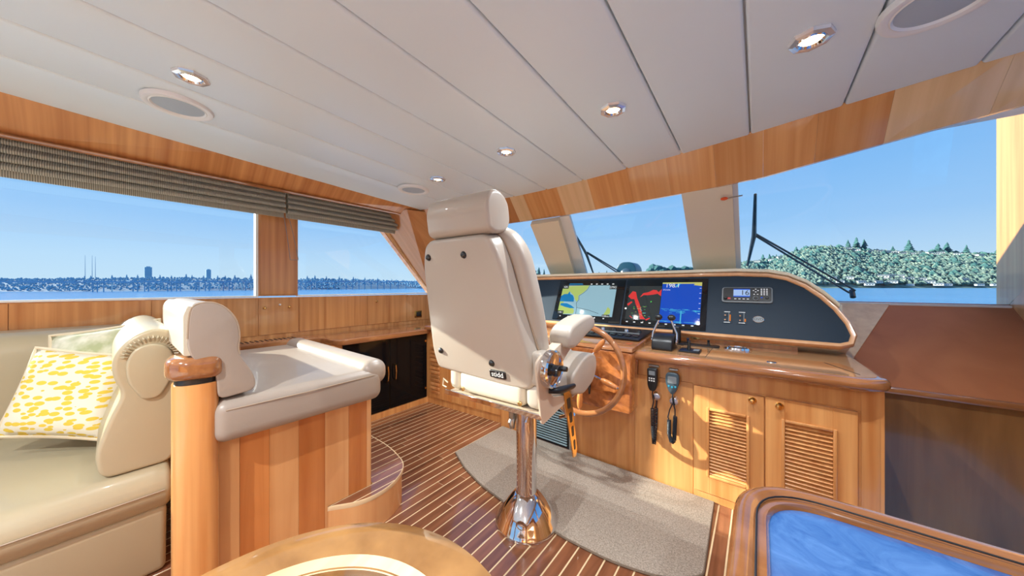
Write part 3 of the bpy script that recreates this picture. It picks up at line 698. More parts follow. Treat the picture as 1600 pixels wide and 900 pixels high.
# counter top
ctp = rp([(-2.70,1.975),(-1.74,2.06),(-1.40,2.0),(.38,1.985),(.455,2.05),(.42,2.80),(-2.70,2.80)], [0,.1,.1,.06,.05,0,0], 6)
O('counter_top', prism(nb(), ctp, 'z', .745, .80, .024, 5), 'rail', con)
cti = [(-2.68,2.0),(-1.74,2.085),(-1.40,2.03),(.36,2.02),(.415,2.07),(.39,2.80),(-2.68,2.80)]
O('top_inlay', prism(nb(), rp(cti, [0,.1,.1,.05,.04,0,0], 5), 'z', .799, .8015), 'top_x', con, smooth=0)
for x0, y0, x1, y1 in ((-.235,2.06,-.232,2.56),(.27,2.3,.36,2.08)):
    O('seam_line', tube(nb(), [(x0,y0,.8017),(x1,y1,.8017)], .0014, 4), 'black', con)
# louvred doors
def door(x0, x1, z0, z1, lx0, lx1, lz0, lz1, kx, kz):
    d = nb(); y0, y1 = YC-.012, YC+.008
    box(d, x0, lx0, y0, y1, z0, z1, .0012, 1); box(d, lx1, x1, y0, y1, z0, z1, .0012, 1)
    box(d, lx0, lx1, y0, y1, lz1, z1, .0012, 1); box(d, lx0, lx1, y0, y1, z0, lz0, .0012, 1)
    dr_ = O('door', d, 'veneer', con, smooth=0)
    O('back_board', B(lx0, lx1, YC+.0035, YC+.008, lz0, lz1), 'dark_wood', dr_)
    f = nb(); w_ = .014
    for a in ((lx0-w_,lx0,lz0-w_,lz1+w_),(lx1,lx1+w_,lz0-w_,lz1+w_),(lx0,lx1,lz0-w_,lz0),(lx0,lx1,lz1,lz1+w_)):
        box(f, a[0], a[1], YC-.020, YC-.010, a[2], a[3], .004, 2)
    O('louvre_frame', f, 'veneer', dr_)
    n = 20; st = (lz1-lz0)/n
    sl = None
    for i in range(n):
        zc_ = lz0+st*(i+.5)
        mtx = Matrix.Translation(((lx0+lx1)/2, YC-.004, zc_)) @ Matrix.Rotation(R(38), 4, 'X')
        if sl is None:
            bb = box(nb(), -(lx1-lx0)/2, (lx1-lx0)/2, -.0105, .0105, -.0018, .0018, .0008, 1)
            sl = O('louvre_slat', bb, 'veneer', dr_, local=True); mm = sl.data
            s_ = sl
        else:
            s_ = sl.copy(); C.objects.link(s_); s_.parent = dr_
        s_.matrix_local = Matrix.Translation(-base_of(dr_)) @ mtx
    O('knob', lathe(nb(), [(0,.026),(.010,.025),(.015,.019),(.010,.012),(.006,.008),(.006,.004),(.018,.003),(.018,0)], 20, facing((kx,YC-.012,kz),(0,-1,0))), 'brass', dr_)
door(-.29, .022, .047, .637, -.214, -.050, .155, .512, -.025, .61)
door(.028, .349, .047, .640, .103, .270, .145, .530, .082, .605)
# burl steering pod
pod = T('steering_pod', 'burl wood steering pedestal box with rounded corners behind the wheel', 'pedestal', (-.85,2.0,.42))
pf = rp([(-1.12,.42),(-.605,.42),(-.598,.80),(-1.12,.80)], [.02,.02,.03,.03], 5)
O('pod_body', prism(nb(), pf, 'y', 1.93, 2.075, .012, 3), 'burl', pod)
O('pod_top', hexa(nb(), [(-1.125,1.925,.80),(-.595,1.925,.80),(-.595,2.56,.80),(-1.125,2.56,.80)], [(-1.12,1.94,.822),(-.60,1.94,.822),(-.60,2.55,.862),(-1.12,2.55,.862)], .006, 2), 'rail', pod)
sp = T('switch_panel', 'sloping black switch panel strip in front of the screens, right of the wheel top', 'panel', (-.85,2.3,.84))
rotp = Matrix.Translation((-.86,2.32,.850)) @ Matrix.Rotation(R(3.7), 4, 'X')
O('panel_plate', box(nb(), -.245, .245, -.19, .17, 0, .014, .005, 2, rotp), 'black', sp)
for i in range(9):
    x_ = -.21+.052*i
    O('rocker_switch', box(nb(), x_-.016, x_+.016, -.14, -.09, .014, .024, .003, 2, rotp), 'knob_black', sp)
for i in range(5):
    x_ = -.18+.09*i
    O('control_knob', lathe(nb(), [(0,.032),(.012,.031),(.014,.02),(.016,.014)], 18, rotp @ Matrix.Translation((x_,.04,0))), 'chrome' if i % 2 else 'knob_black', sp)
O('indicator_strip', box(nb(), -.2, .2, -.03, -.01, .014, .017, 0, 1, rotp), 'grey', sp)
# dash instrument panel (sloping)
PN = Vector((0,-.907,.42)); PU = Vector((0,.4205,.9073)); P0 = Vector((0,2.53,.88))
PMAT = Matrix(((1,0,0,0),(0,PU.y,PN.y,2.53),(0,PU.z,PN.z,.88),(0,0,0,1)))      # local x, v, outward normal
dp = T('dash_panel', 'curved dark blue instrument panel with pale wood border behind the wheel', 'dashboard', (-.8,2.55,.85))
half = [(-.124,.432),(.05,.42),(.14,.395),(.22,.345),(.29,.275),(.345,.20),(.388,.115),(.405,.05),(.395,.012),(.36,-.002),(-.3,0)]
left = [(-2.18-p[0]*1.0, p[1]) for p in half[:-1]][::-1]
left = [(-2.30,-.002),(-2.36,.03),(-2.35,.09),(-2.30,.2),(-2.24,.3),(-2.15,.38),(-2.0,.425)]
outline = half+left
outline = outline[::-1]
def ofs(P, d):
    n = len(P); out = []
    for i in range(n):
        a, b_, c_ = Vector(P[i-1]), Vector(P[i]), Vector(P[(i+1) % n])
        e = (c_-a).normalized(); nn = Vector((e.y, -e.x)); out.append(tuple(b_+nn*d))
    return out
ar_ = sum(outline[i-1][0]*outline[i][1]-outline[i][0]*outline[i-1][1] for i in range(len(outline)))
sg = 1 if ar_ > 0 else -1
big = ofs(outline, .028*sg); mid_ = ofs(outline, .025*sg)
O('panel_board', prism(nb(), outline, 'z', -.03, 0, 0, 1, PMAT), 'dash', dp, smooth=0)
t = nb(); n = len(outline)
secs = [(outline, -.01), (outline, .006), (ofs(outline, .006*sg), .013), (ofs(outline, .020*sg), .014), (mid_, .008), (big, -.005), (big, -.03)]
vr = [[t.verts.new((*p, z)) for p in P] for P, z in secs]
for i in range(len(secs)):
    a, b_ = vr[i], vr[(i+1) % len(secs)]
    for k2 in range(n): t.faces.new((a[k2], a[(k2+1) % n], b_[(k2+1) % n], b_[k2]))
bmesh.ops.recalc_face_normals(t, faces=t.faces); bmesh.ops.transform(t, matrix=PMAT, verts=t.verts)
O('panel_border', t, 'pale_wood', dp, smooth=50)
# brow: strip following the top of the outline, going forward
tops = [p for p in ofs(outline, .030*sg) if p[1] > .2]
tops = sorted([p for p in tops if p[0] > -2.25], key=lambda p: p[0])
t = nb(); W3 = []
for px_, v in tops:
    q = PMAT @ Vector((px_, v, .02)); d = .03+.17*max(0, min(1, (v-.2)/.25))
    W3.append([t.verts.new(c_) for c_ in (q, q+Vector((0,0,.018)), q+Vector((0,d+.03,.018-.0)), q+Vector((0,d+.03,-.02)), q+Vector((0,.02,-.012)))])
for a, b_ in zip(W3, W3[1:]):
    for k2 in range(5): t.faces.new((a[k2], a[(k2+1) % 5], b_[(k2+1) % 5], b_[k2]))
t.faces.new(W3[0]); t.faces.new(W3[-1][::-1]); bmesh.ops.recalc_face_normals(t, faces=t.faces)
O('panel_brow', t, 'offwhite', dp, smooth=50)
bm = nb(); box(bm, -2.30, .19, 2.60, 2.70, .80, .90)
O('kick_board', bm, 'veneer', dp, smooth=0)
# housing behind the panel
ins_ = ofs(outline, .02*sg)
O('panel_housing', prism(nb(), ins_, 'z', -.20, -.028, 0, 1, PMAT), 'offwhite', dp, smooth=0)
PX = lambda b, z=0: PMAT
def plate(name, x0, x1, v0, v1, n0, n1, m, parent, bev=0): return O(name, box(nb(), x0, x1, v0, v1, n0, n1, bev, 2, PMAT), m, parent)
def flat(name, pts, z, m, parent): return O(name, prism(nb(), pts, 'z', z, z+.0006, 0, 1, PMAT), m, parent, smooth=0)
def ptext(s, x, v, size, m, parent, z=.0105, name='lettering'): return text(name, s, size, M[m], parent, PMAT @ Matrix.Translation((x, v, z)))
# seams on the dash
for x_ in (-1.535,): plate('panel_seam', x_-.0015, x_+.0015, .004, .42, 0, .0006, 'black', dp)
def at(px0, pv0, px1, pv1):   # chart helpers: normalised (0..1) coordinates inside a screen rectangle
    return lambda pts: [(px0+(px1-px0)*u, pv0+(pv1-pv0)*v) for u, v in pts]
d1 = T('chart_display', 'left multifunction display showing a yellow and blue nautical chart', 'screen', tuple(PMAT @ Vector((-1.2,.2,0))))
plate('bezel', -1.515, -.885, .016, .412, 0, .009, 'glassblack', d1, .003)
A1 = at(-1.47,.045,-.92,.382)
flat('chart_sea', A1([(0,.07),(.94,.07),(.94,.93),(0,.93)]), .0092, 's_sea', d1)
flat('chart_land', A1([(0,.10),(.0,.90),(.48,.93),(.455,.82),(.40,.72),(.32,.62),(.335,.52),(.31,.44),(.27,.52),(.24,.62),(.15,.74),(0,.58)]), .0096, 's_land', d1)
flat('chart_land', A1([(0,.08),(0,.36),(.08,.34),(.14,.33),(.20,.30),(.27,.25),(.30,.18),(.29,.10),(.1,.08)]), .0096, 's_land', d1)
flat('chart_land', A1([(.80,.12),(.86,.12),(.90,.16),(.895,.27),(.85,.33),(.83,.22)]), .0096, 's_land', d1)
flat('chart_water', A1([(0,.44),(0,.60),(.05,.66),(.12,.67),(.145,.75),(.165,.67),(.22,.63),(.25,.55),(.26,.44)]), .0099, 's_blue', d1)
flat('chart_water', A1([(.02,.33),(.03,.39),(.14,.39),(.22,.34),(.30,.26),(.22,.25),(.12,.28)]), .0099, 's_blue', d1)
flat('chart_water', A1([(.10,.955),(.12,.985),(.35,.985),(.37,.955)]), .0099, 's_blue', d1)
def pline(P, w_, z, m, parent, name='chart_line'):
    b = nb()
    for p, q in zip(P, P[1:]):
        p, q = Vector(p), Vector(q); e = (q-p).normalized(); nn = Vector((-e.y, e.x))*w_/2
        prism(b, [tuple(p-nn), tuple(q-nn), tuple(q+nn), tuple(p+nn)], 'z', z, z+.0004, 0, 1, PMAT)
    return O(name, b, m, parent, smooth=0)
pline(A1([(.49,.92),(.46,.80),(.40,.70),(.335,.62),(.345,.50),(.31,.41),(.33,.30),(.34,.09)]), .003, .0101, 's_line', d1)
pline(A1([(.33,.28),(.55,.22),(.72,.14)]), .003, .0101, 's_line', d1)
for (u, v, s_) in ((.04,.88,'42ft'),(.87,.87,'279G')):
    a = A1([(u-.04,v-.05),(u+.07,v-.05),(u+.07,v+.06),(u-.04,v+.06)]); flat('data_box', a, .0102, 's_dark', d1)
    q = A1([(u+.015,v)])[0]; ptext(s_, q[0], q[1], .026, 's_white', d1, .011)
a = A1([(0,.06),(.11,.06),(.11,.17),(0,.17)]); flat('data_box', a, .0102, 's_dark', d1); q = A1([(.055,.12)])[0]; ptext('148.1', q[0], q[1], .022, 's_white', d1, .011)
a = A1([(.78,.04),(.90,.04),(.90,.12),(.78,.12)]); flat('data_box', a, .0102, 's_dark', d1); q = A1([(.84,.08)])[0]; ptext('0.08nm', q[0], q[1], .02, 's_white', d1, .011)
for i in range(6): flat('menu_icon', A1([(.05+.15*i,.005),(.075+.15*i,.005),(.075+.15*i,.03),(.05+.15*i,.03)]), .0092, 's_white', d1)
for i in range(5): flat('status_icon', A1([(.5+.09*i,.955),(.53+.09*i,.955),(.53+.09*i,.98),(.5+.09*i,.98)]), .0092, 's_white', d1)
d2 = T('radar_display', 'right multifunction display showing red radar echoes beside a blue depth sounder', 'screen', tuple(PMAT @ Vector((-.6,.2,0))))
plate('bezel', -.872, -.288, .012, .414, 0, .009, 'glassblack', d2, .003)
A2 = at(-.845,.05,-.325,.385)
flat('radar_picture', A2([(0,.03),(.48,.03),(.48,.90),(0,.90)]), .0092, 's_dark', d2)
flat('sounder_picture', A2([(.485,.0),(1,.0),(1,.99),(.485,.99)]), .0092, 's_deep', d2)
for P in ([(0,.62),(.06,.76),(.11,.74),(.14,.58),(.18,.45),(.22,.30),(.25,.14),(.30,.05),(.22,.05),(.185,.24),(.13,.42),(.10,.55),(.05,.55)],
          [(.18,.60),(.22,.71),(.30,.74),(.36,.80),(.41,.79),(.44,.74),(.48,.82),(.48,.64),(.43,.70),(.38,.68),(.30,.66),(.23,.66)],
          [(0,.42),(.06,.49),(.08,.47),(.02,.37)], [(.30,.05),(.36,.10),(.36,.07),(.31,.02)], [(.07,.12),(.11,.07),(.10,.06),(.06,.11)]):
    flat('radar_echo', A2(P), .0096, 's_red', d2)
for i in range(60):
    u, v = rnd.gauss(.20,.05), rnd.gauss(.22,.09)
    if 0 < u < .46 and .03 < v < .6: 
        if i < 34: flat('radar_speckle', A2([(u,v),(u+.02,v),(u+.02,v+.006),(u,v+.006)]), .0099, ('s_yel','s_cyan','s_green')[i % 3], d2)
flat('echo_mark', A2([(.34,.48),(.355,.48),(.36,.51),(.345,.51)]), .0099, 's_green', d2)
for i in range(46):
    u = rnd.uniform(.49,.99); v = rnd.choice((.32,.29,.25,.02,.035)) + rnd.uniform(-.015,.015); w_ = rnd.uniform(.02,.12)
    if v < .05: v = abs(v); 
    u2 = min(u+w_, 1); flat('sounder_trace', A2([(u,v),(u2,v),(u2,v+.006),(u,v+.006)]), .0096, 's_cyan', d2)
flat('sounder_trace', A2([(.757,.0),(.772,.0),(.772,.30),(.757,.30)]), .0096, 's_cyan', d2)
flat('sounder_surface', A2([(.485,.955),(1,.955),(1,.99),(.485,.99)]), .0096, 's_yel', d2)
flat('sounder_surface', A2([(.90,.92),(1,.90),(1,.99),(.92,.99)]), .0098, 's_yel', d2)
flat('sounder_surface', A2([(.66,.88),(.70,.96),(.73,.96),(.70,.88)]), .0098, 's_cyan', d2)
q = A2([(.625,.905)])[0]; ptext('198.1', q[0], q[1], .046, 's_white', d2, .011)
q = A2([(.55,.80)])[0]; ptext('57.2 kHz', q[0], q[1], .014, 's_white', d2, .011)
for i in range(7): flat('scale_tick', A2([(.975,.12+.12*i),(.995,.12+.12*i),(.995,.13+.12*i),(.975,.13+.12*i)]), .0102, 's_white', d2)
for i in range(9): flat('menu_icon', A2([(.02+.11*i,-.045),(.05+.11*i,-.045),(.05+.11*i,-.02),(.02+.11*i,-.02)]), .0092, 's_white', d2)
# vhf radio
ra = T('marine_radio', 'grey framed marine radio with lit screen reading 16 and keypad', 'radio', tuple(PMAT @ Vector((-.06,.28,0))))
O('radio_frame', prism(nb(), rp([(-.202,.228),(.074,.228),(.074,.342),(-.202,.342)], .02, 5), 'z', 0, .012, .004, 2, PMAT), 'grey', ra)
O('radio_face', prism(nb(), rp([(-.193,.238),(.066,.238),(.066,.336),(-.193,.336)], .014, 5), 'z', .012, .015, .001, 1, PMAT), 'black', ra)
plate('lcd', -.135, -.044, .268, .326, .015, .0158, 's_lcd', ra); plate('lcd_bar', -.135, -.044, .268, .275, .0158, .0162, 's_lcdb', ra); plate('lcd_bar', -.135, -.044, .320, .326, .0158, .0162, 's_lcdb', ra)
ptext('16', -.072, .297, .050, 'black', ra, .0164)
plate('distress_button', -.168, -.150, .249, .262, .015, .018, 'red', ra, .001); 
def dial(x, v, r, h_, m, parent, name='knob'): return O(name, lathe(nb(), [(0,h_),(r*.8,h_),(r,h_*.7),(r,0)], 18, PMAT @ Matrix.Translation((x, v, .012))), m, parent)
dial(-.178,.258,.011,.016,'knob_black',ra); dial(-.014,.258,.016,.012,'grey',ra); dial(-.014,.258,.011,.018,'knob_black',ra); dial(.044,.262,.009,.012,'knob_black',ra)
for i in range(3):
    for j in range(4): plate('key', .012+.014*i, .020+.014*i, .282+.013*j, .289+.013*j, .015, .0165, 'white', ra)
for i in range(4): plate('soft_key', -.13+.023*i, -.118+.023*i, .250, .255, .015, .0165, 'white', ra)
for (a, b_) in ((-.014,.325),(-.014,.305),(-.026,.315),(-.002,.315),(-.022,.288),(-.004,.288)): plate('key', a-.004, a+.004, b_-.0025, b_+.0025, .015, .0165, 'white', ra)
plate('key', .012, .022, .262, .268, .015, .0165, 's_lcdb', ra)
def toggles(x, label, lit):
    t = T('toggle_switch_plate', label, 'switch', tuple(PMAT @ Vector((x,.12,0))), 'toggle plates on the dash panel')
    plate('plate', x-.030, x+.024, .078, .165, 0, .003, 'dash', t)
    for v in (.105,.137): O('toggle', tube(nb(), [PMAT @ Vector((x-.012,v,.003)), PMAT @ Vector((x-.012,v,.012)), PMAT @ Vector((x-.012,v-.010,.026))], [.006,.004,.005], 8), 'chrome', t)
    plate('scale_bar', x+.006, x+.009, .09, .155, .003, .0035, 'grey', t)
    plate('level_light', x+.011, x+.018, .095, .095+lit, .003, .004, 's_orange', t)
    for v in (.158,.083): plate('legend', x-.020, x+.014, v, v+.004, .003, .0035, 'white', t)
toggles(-.165, 'left toggle switch plate with taller orange level bar below the radio', .045)
toggles(-.083, 'right toggle switch plate with short orange level bar below the radio', .02)
em = T('panel_emblem', 'small oval silver emblem right of the toggle plates on dash panel', 'emblem', tuple(PMAT @ Vector((.0,.117,0))))
O('oval', lathe(nb(), [(0,.003),(.027,.003),(.030,0)], 28, PMAT @ Matrix.Translation((.0,.117,0)) @ Matrix.Diagonal((1,.78,1,1))), 'grey', em)
O('oval_rim', lathe(nb(), [(.0265,.003),(.028,.0045),(.030,.003),(.030,.0)], 28, PMAT @ Matrix.Translation((.0,.117,0)) @ Matrix.Diagonal((1,.78,1,1)), ring=True), 'chrome', em)
ptext('OVD', 0, .117, .022, 'black', em, .0036)

# things on the counter
th = T('throttle_control', 'black twin lever engine throttle with chrome levers on the counter', 'throttle', (-.46,2.17,.80))
O('throttle_base', prism(nb(), rp([(2.10,.80),(2.28,.80),(2.26,.865),(2.21,.90),(2.15,.89),(2.115,.86)], .02, 5), 'x', -.535, -.415, .01, 3), 'black', th)
for x_ in (-.545,-.405):
    O('throttle_lever', tube(nb(), [(x_,2.19,.855),(x_,2.20,.90),(x_*.5+(-.475)*.5,2.205,.985),(x_*.35+(-.475)*.65,2.205,1.0)], [.009,.007,.006,.006], 10), 'chrome', th)
    O('pivot_cap', ball(nb(), (x_,2.185,.85), (.010,.018,.018)), 'chrome', th)
    O('lever_knob', ball(nb(), (x_*.55+(-.475)*.45,2.205,1.0), (.024,.020,.020)), 'knob_black', th)
t2 = T('trim_lever', 'single black control lever behind the throttle on a square base', 'lever', (-.47,2.45,.80))
O('lever_base', B(-.54, -.40, 2.38, 2.52, .80, .808, .003, 2), 'black', t2); O('lever_body', B(-.475, -.425, 2.42, 2.47, .806, .925, .014, 4), 'black', t2)
jy = T('bow_thruster_joystick', 'small black joystick on square plate at the counter edge', 'joystick', (-.33,2.19,.80))
O('plate', B(-.385, -.275, 2.13, 2.25, .80, .812, .004, 2), 'black', jy); O('stick', tube(nb(), [(-.335,2.19,.81),(-.335,2.19,.84),(-.337,2.19,.865)], [.012,.008,.012], 12), 'knob_black', jy); O('label_plate', B(-.31, -.28, 2.16, 2.22, .812, .814), 'grey', jy)
sw = T('stick_switch_plate', 'long black plate with two small stick switches behind the joystick', 'switch', (-.32,2.44,.80))
O('plate', B(-.43, -.20, 2.40, 2.48, .80, .810, .004, 2), 'black', sw)
for x_ in (-.38,-.26): O('stick_switch', tube(nb(), [(x_,2.44,.808),(x_,2.44,.83),(x_,2.435,.842)], [.010,.007,.009], 10), 'knob_black', sw)
tg = O('clip_bracket', prism(nb(), rp([(-.385,.82),(-.325,.82),(-.33,.862),(-.38,.862)], .01, 4), 'y', 2.585, 2.60, .002, 1), 'brass'); tag(tg, 'small gold and white tag on the kick board above the stick switches', 'tag')
rg = O('cup_ring', lathe(nb(), [(.050,0),(.052,.012),(.060,.016),(.072,.012),(.076,0)], 40, Matrix.Translation((-.105,2.46,.8015)) @ Matrix.Diagonal((1,.8,1,1)), ring=True), 'chrome'); tag(rg, 'flat oval chrome ring set in the counter below the radio', 'ring')
fl = O('flush_pull', lathe(nb(), [(0,.003),(.014,.004),(.02,.003),(.022,0)], 24, Matrix.Translation((.055,2.14,.8015))), 'chrome'); tag(fl, 'small round chrome flush pull near the counter front edge', 'pull')
# things on the counter left of the wheel
def twig(x, y, label, seed):
    r_ = random.Random(seed); b = nb()
    for i in range(7):
        a = r_.uniform(0, 3.1); c_ = Vector((x+r_.uniform(-.05,.05), y+r_.uniform(-.02,.02), .812)); L_ = r_.uniform(.03,.07)
        d = Vector((math.cos(a)*L_, math.sin(a)*L_*.5, r_.uniform(-.004,.01)))
        tube(b, [c_-d, c_, c_+d], .006, 6)
    tag(O('sunglasses' if False else 'instrument_knobs', b, 'black'), label, 'controls')
def knobs(x, y, label, n_):
    t = T('control_cluster', label, 'controls', (x, y, .80))
    O('plate', B(x-.06, x+.06, y-.04, y+.04, .80, .808, .003, 2), 'black', t)
    for i in range(n_):
        xx = x-.04+.08*i/(n_-1); O('control_knob', lathe(nb(), [(0,.026),(.010,.025),(.012,.006)], 14, Matrix.Translation((xx, y+.01*(i % 2), .802))), 'knob_black' if i % 2 else 'steel', t)
knobs(-1.62, 2.40, 'small black control cluster on sunlit counter nearest the screens, left of wheel', 3)
knobs(-1.44, 2.20, 'low black control cluster on sunlit counter edge beside the chair', 4)

# microphones on the console face
def coil(bm, pts, R_, r_, turns):
    P = [Vector(p) for p in pts]; n = turns*9; out = []
    L_ = [0]
    for a, b_ in zip(P, P[1:]): L_.append(L_[-1]+(b_-a).length)
    for i in range(n+1):
        s_ = L_[-1]*i/n; j = 0
        while j < len(P)-2 and L_[j+1] < s_: j += 1
        f = (s_-L_[j])/(L_[j+1]-L_[j]); c_ = P[j].lerp(P[j+1], f); d = (P[j+1]-P[j]).normalized()
        u = d.cross(Vector((0,1,0))).normalized() if abs(d.y) < .9 else Vector((1,0,0)); v = d.cross(u)
        a = 2*math.pi*turns*i/n; out.append(c_+(u*math.cos(a)+v*math.sin(a))*R_)
    return tube(bm, out, r_, 5)
YM = YC-.001
m1 = T('radio_microphone', 'black rectangular handheld microphone with small screen hanging left on console', 'microphone', (-.505,YC,.40))
O('clip', B(-.535, -.475, YM-.012, YM, .705, .72, .003, 1), 'steel', m1)
O('mic_body', prism(nb(), rp([(-.534,.705),(-.476,.705),(-.478,.60),(-.49,.568),(-.52,.568),(-.532,.60)], [.014,.014,.02,.015,.015,.02], 5), 'y', YM-.052, YM-.014, .007, 3), 'black', m1)
O('mic_screen', B(-.522, -.488, YM-.0535, YM-.052, .665, .69), 'grey', m1)
for i in range(3):
    for j in range(2): O('mic_key', B(-.523+.013*i, -.515+.013*i, YM-.054, YM-.052, .628+.014*j, .635+.014*j), 'white', m1)
O('cord_plug', lathe(nb(), [(0,.022),(.02,.020),(.028,.004),(.028,0)], 20, facing((-.487,YM,.53),(0,-1,0))), 'chrome', m1)
cb = nb(); tube(cb, [(-.505,YM-.03,.57),(-.508,YM-.03,.545),(-.500,YM-.03,.50),(-.508,YM-.03,.46)], .0035, 6)
coil(cb, [(-.508,YM-.03,.46),(-.505,YM-.033,.36),(-.498,YM-.035,.245)], .009, .0032, 24)
coil(cb, [(-.498,YM-.022,.245),(-.492,YM-.015,.36),(-.490,YM-.012,.46)], .008, .0032, 20)
tube(cb, [(-.490,YM-.012,.46),(-.487,YM-.012,.50),(-.487,YM-.012,.53)], .0035, 6)
O('coiled_cord', cb, 'rubber', m1)
m2 = T('remote_handset', 'rounded grey blue handset with coiled cord hanging right of the black microphone', 'microphone', (-.395,YC,.40))
O('clip', B(-.42, -.37, YM-.012, YM, .70, .715, .003, 1), 'steel', m2)
O('handset_body', prism(nb(), rp([(-.428,.695),(-.362,.695),(-.358,.64),(-.375,.59),(-.388,.572),(-.402,.572),(-.415,.59),(-.432,.64)], [.022,.022,.03,.02,.01,.01,.02,.03], 5), 'y', YM-.05, YM-.016, .009, 3), M.setdefault('handset', mat('grey blue handset', srgb(58,74,84), .3)), m2)
O('handset_face', prism(nb(), rp([(-.418,.675),(-.372,.675),(-.372,.635),(-.418,.635)], .006, 4), 'y', YM-.0515, YM-.05), 'grey', m2)
for i in range(3): O('handset_key', ball(nb(), (-.412+.017*i, YM-.051, .618-.004*(i == 1)), (.005,.002,.006)), 's_cyan', m2)
O('cord_plug', lathe(nb(), [(0,.022),(.022,.020),(.030,.004),(.030,0)], 20, facing((-.392,YM,.522),(0,-1,0))), 'chrome', m2)
cb = nb(); tube(cb, [(-.395,YM-.03,.573),(-.396,YM-.034,.55),(-.392,YM-.03,.515)], .004, 6)
tube(cb, [(-.395,YM-.03,.515),(-.41,YM-.035,.475),(-.420,YM-.035,.43),(-.415,YM-.035,.415)], .0035, 6)
tube(cb, [(-.392,YM-.03,.515),(-.383,YM-.03,.48),(-.383,YM-.03,.44)], .0035, 6)
coil(cb, [(-.414,YM-.035,.415),(-.414,YM-.035,.33),(-.400,YM-.035,.285),(-.387,YM-.033,.30),(-.382,YM-.03,.44)], .009, .0032, 40)
O('coiled_cord', cb, 'rubber', m2)

# vent grille low on console
vg = T('console_vent', 'black framed vent grille with grey slats low on the console behind the chair', 'vent', (-1.22,YC,.15))
vo = [(-1.42,.01),(-1.07,.01),(-1.07,.25),(-1.20,.32),(-1.42,.32)]
O('backing', prism(nb(), vo, 'y', YC-.006, YC-.001), 'black', vg, smooth=0)
b = nb(); P = vo
for i in range(5):
    p, q = P[i-1], P[i]; tube(b, [(p[0],YC-.012,p[1]),(q[0],YC-.012,q[1])], .009, 6)
O('vent_frame', b, 'chrome', vg)
for i in range(13):
    z = .03+i*.019; xr = -1.10
    O('vent_slat', B(-1.405, xr, YC-.016, YC-.006, z, z+.010, .002, 1), 'slat_teal', vg)
v2 = T('locker_vent', 'small louvred vent in the console wing behind the chair seat', 'vent', (-2.6,2.02,.3))
for i in range(12): O('vent_slat', B(-2.64, -2.50, 2.005, 2.014, .12+i*.04, .145+i*.04, .002, 1), 'stave', v2)

# ================================================================== STEERING WHEEL
wc = Vector((-.862,1.79,.69)); tilt = Matrix.Rotation(R(-8), 4, 'X')
WM = Matrix.Translation(wc) @ Matrix.Rotation(R(90-6), 4, 'X')     # local z -> towards aft
sw_ = T('ships_wheel', 'large varnished wooden steering wheel with chrome spokes at the helm', 'steering wheel', tuple(wc))
ring = [(.262*math.cos(2*math.pi*i/64), .262*math.sin(2*math.pi*i/64), 0) for i in range(64)]
O('rim', tube(nb(), ring, .0175, 14, closed=True, mtx=WM), 'rail', sw_)
O('hub', lathe(nb(), [(0,.035),(.025,.034),(.04,.02),(.045,0),(.04,-.03),(.0,-.03)], 28, WM), 'chrome', sw_)
O('hub_cap', lathe(nb(), [(0,.045),(.018,.043),(.026,.03)], 24, WM), 'knob_black', sw_)
for i in range(5):
    a = R(-18+72*i)
    d = Vector((math.cos(a), math.sin(a), 0))
    sp_ = O('spoke', tube(nb(), [d*.03, d*.15, d*.25], .006, 8, mtx=WM), 'chrome', sw_)
    O('spoke_grip', tube(nb(), [d*.135, d*.15, d*.185, d*.22, d*.238], [.008,.015,.0185,.016,.009], 12, mtx=WM), 'stave_d', sp_)
O('steering_shaft', tube(nb(), [WM @ Vector((0,0,-.02)), WM @ Vector((0,0,-.15))], .022, 16), 'chrome', sw_)
sk = T('ignition_key', 'key fob and pendant hanging on the burl pod below the wheel hub', 'key', (-.86,1.925,.55))
O('pendant', tube(nb(), [(-.865,1.92,.60),(-.866,1.918,.565),(-.866,1.918,.50)], [.004,.010,.006], 8), 'knob_black', sk); O('key_head', lathe(nb(), [(0,.01),(.012,.009),(.014,0)], 14, facing((-.865,1.93,.60),(0,-1,0))), 'chrome', sk)

# ================================================================== HELM CHAIR (built in its own frame)
CH = T('helm_chair', 'beige leather helm chair with headrest on a polished chrome pedestal', 'chair', (-.935,1.31,0), None, R(3))
BASE[CH.name] = Vector((0,0,0))
def K(name, bm, m, parent=CH, smooth=40): return O(name, bm, m, parent, smooth, local=True)
K('pedestal_base', lathe(nb(), [(.157,.0),(.160,.008),(.157,.018),(.150,.028),(.140,.052),(.122,.082),(.098,.112),(.076,.136),(.061,.150),(.052,.155),(0,.155)], 64), 'chrome')
K('pedestal_tube', lathe(nb(), [(.0525,.15),(.0525,.60),(.045,.605),(.045,.66)], 48), 'chrome')
K('tube_collar', lathe(nb(), [(.054,.595),(.058,.60),(.058,.62),(.05,.63)], 40, ring=True), 'chrome')
# height handle left of the tube
hb_ = nb(); box(hb_, -.095, -.065, -.03, .03, .50, .645, .012, 3); tube(hb_, [(-.08,0,.52),(-.08,-.02,.49),(-.075,-.02,.46)], [.018,.02,.012], 10)
K('swivel_lock', hb_, 'steel')
hb_ = nb(); tube(hb_, [(.045,-.05,.625),(.055,-.07,.58),(.05,-.08,.545)], [.008,.008,.012], 10); tube(hb_, [(.02,-.045,.61),(-.03,-.05,.60)], .005, 8)
K('height_lever', hb_, 'chrome')
# seat pan
pan = nb(); box(pan, -.30, .24, -.27, .24, .668, .680, .004, 1); box(pan, -.20, .14, -.2, .2, .645, .67, .004, 1)
K('seat_pan', pan, 'paint_beige')
K('pan_lip', B(-.305, .245, -.278, -.268, .668, .690, .002, 1), 'chrome')
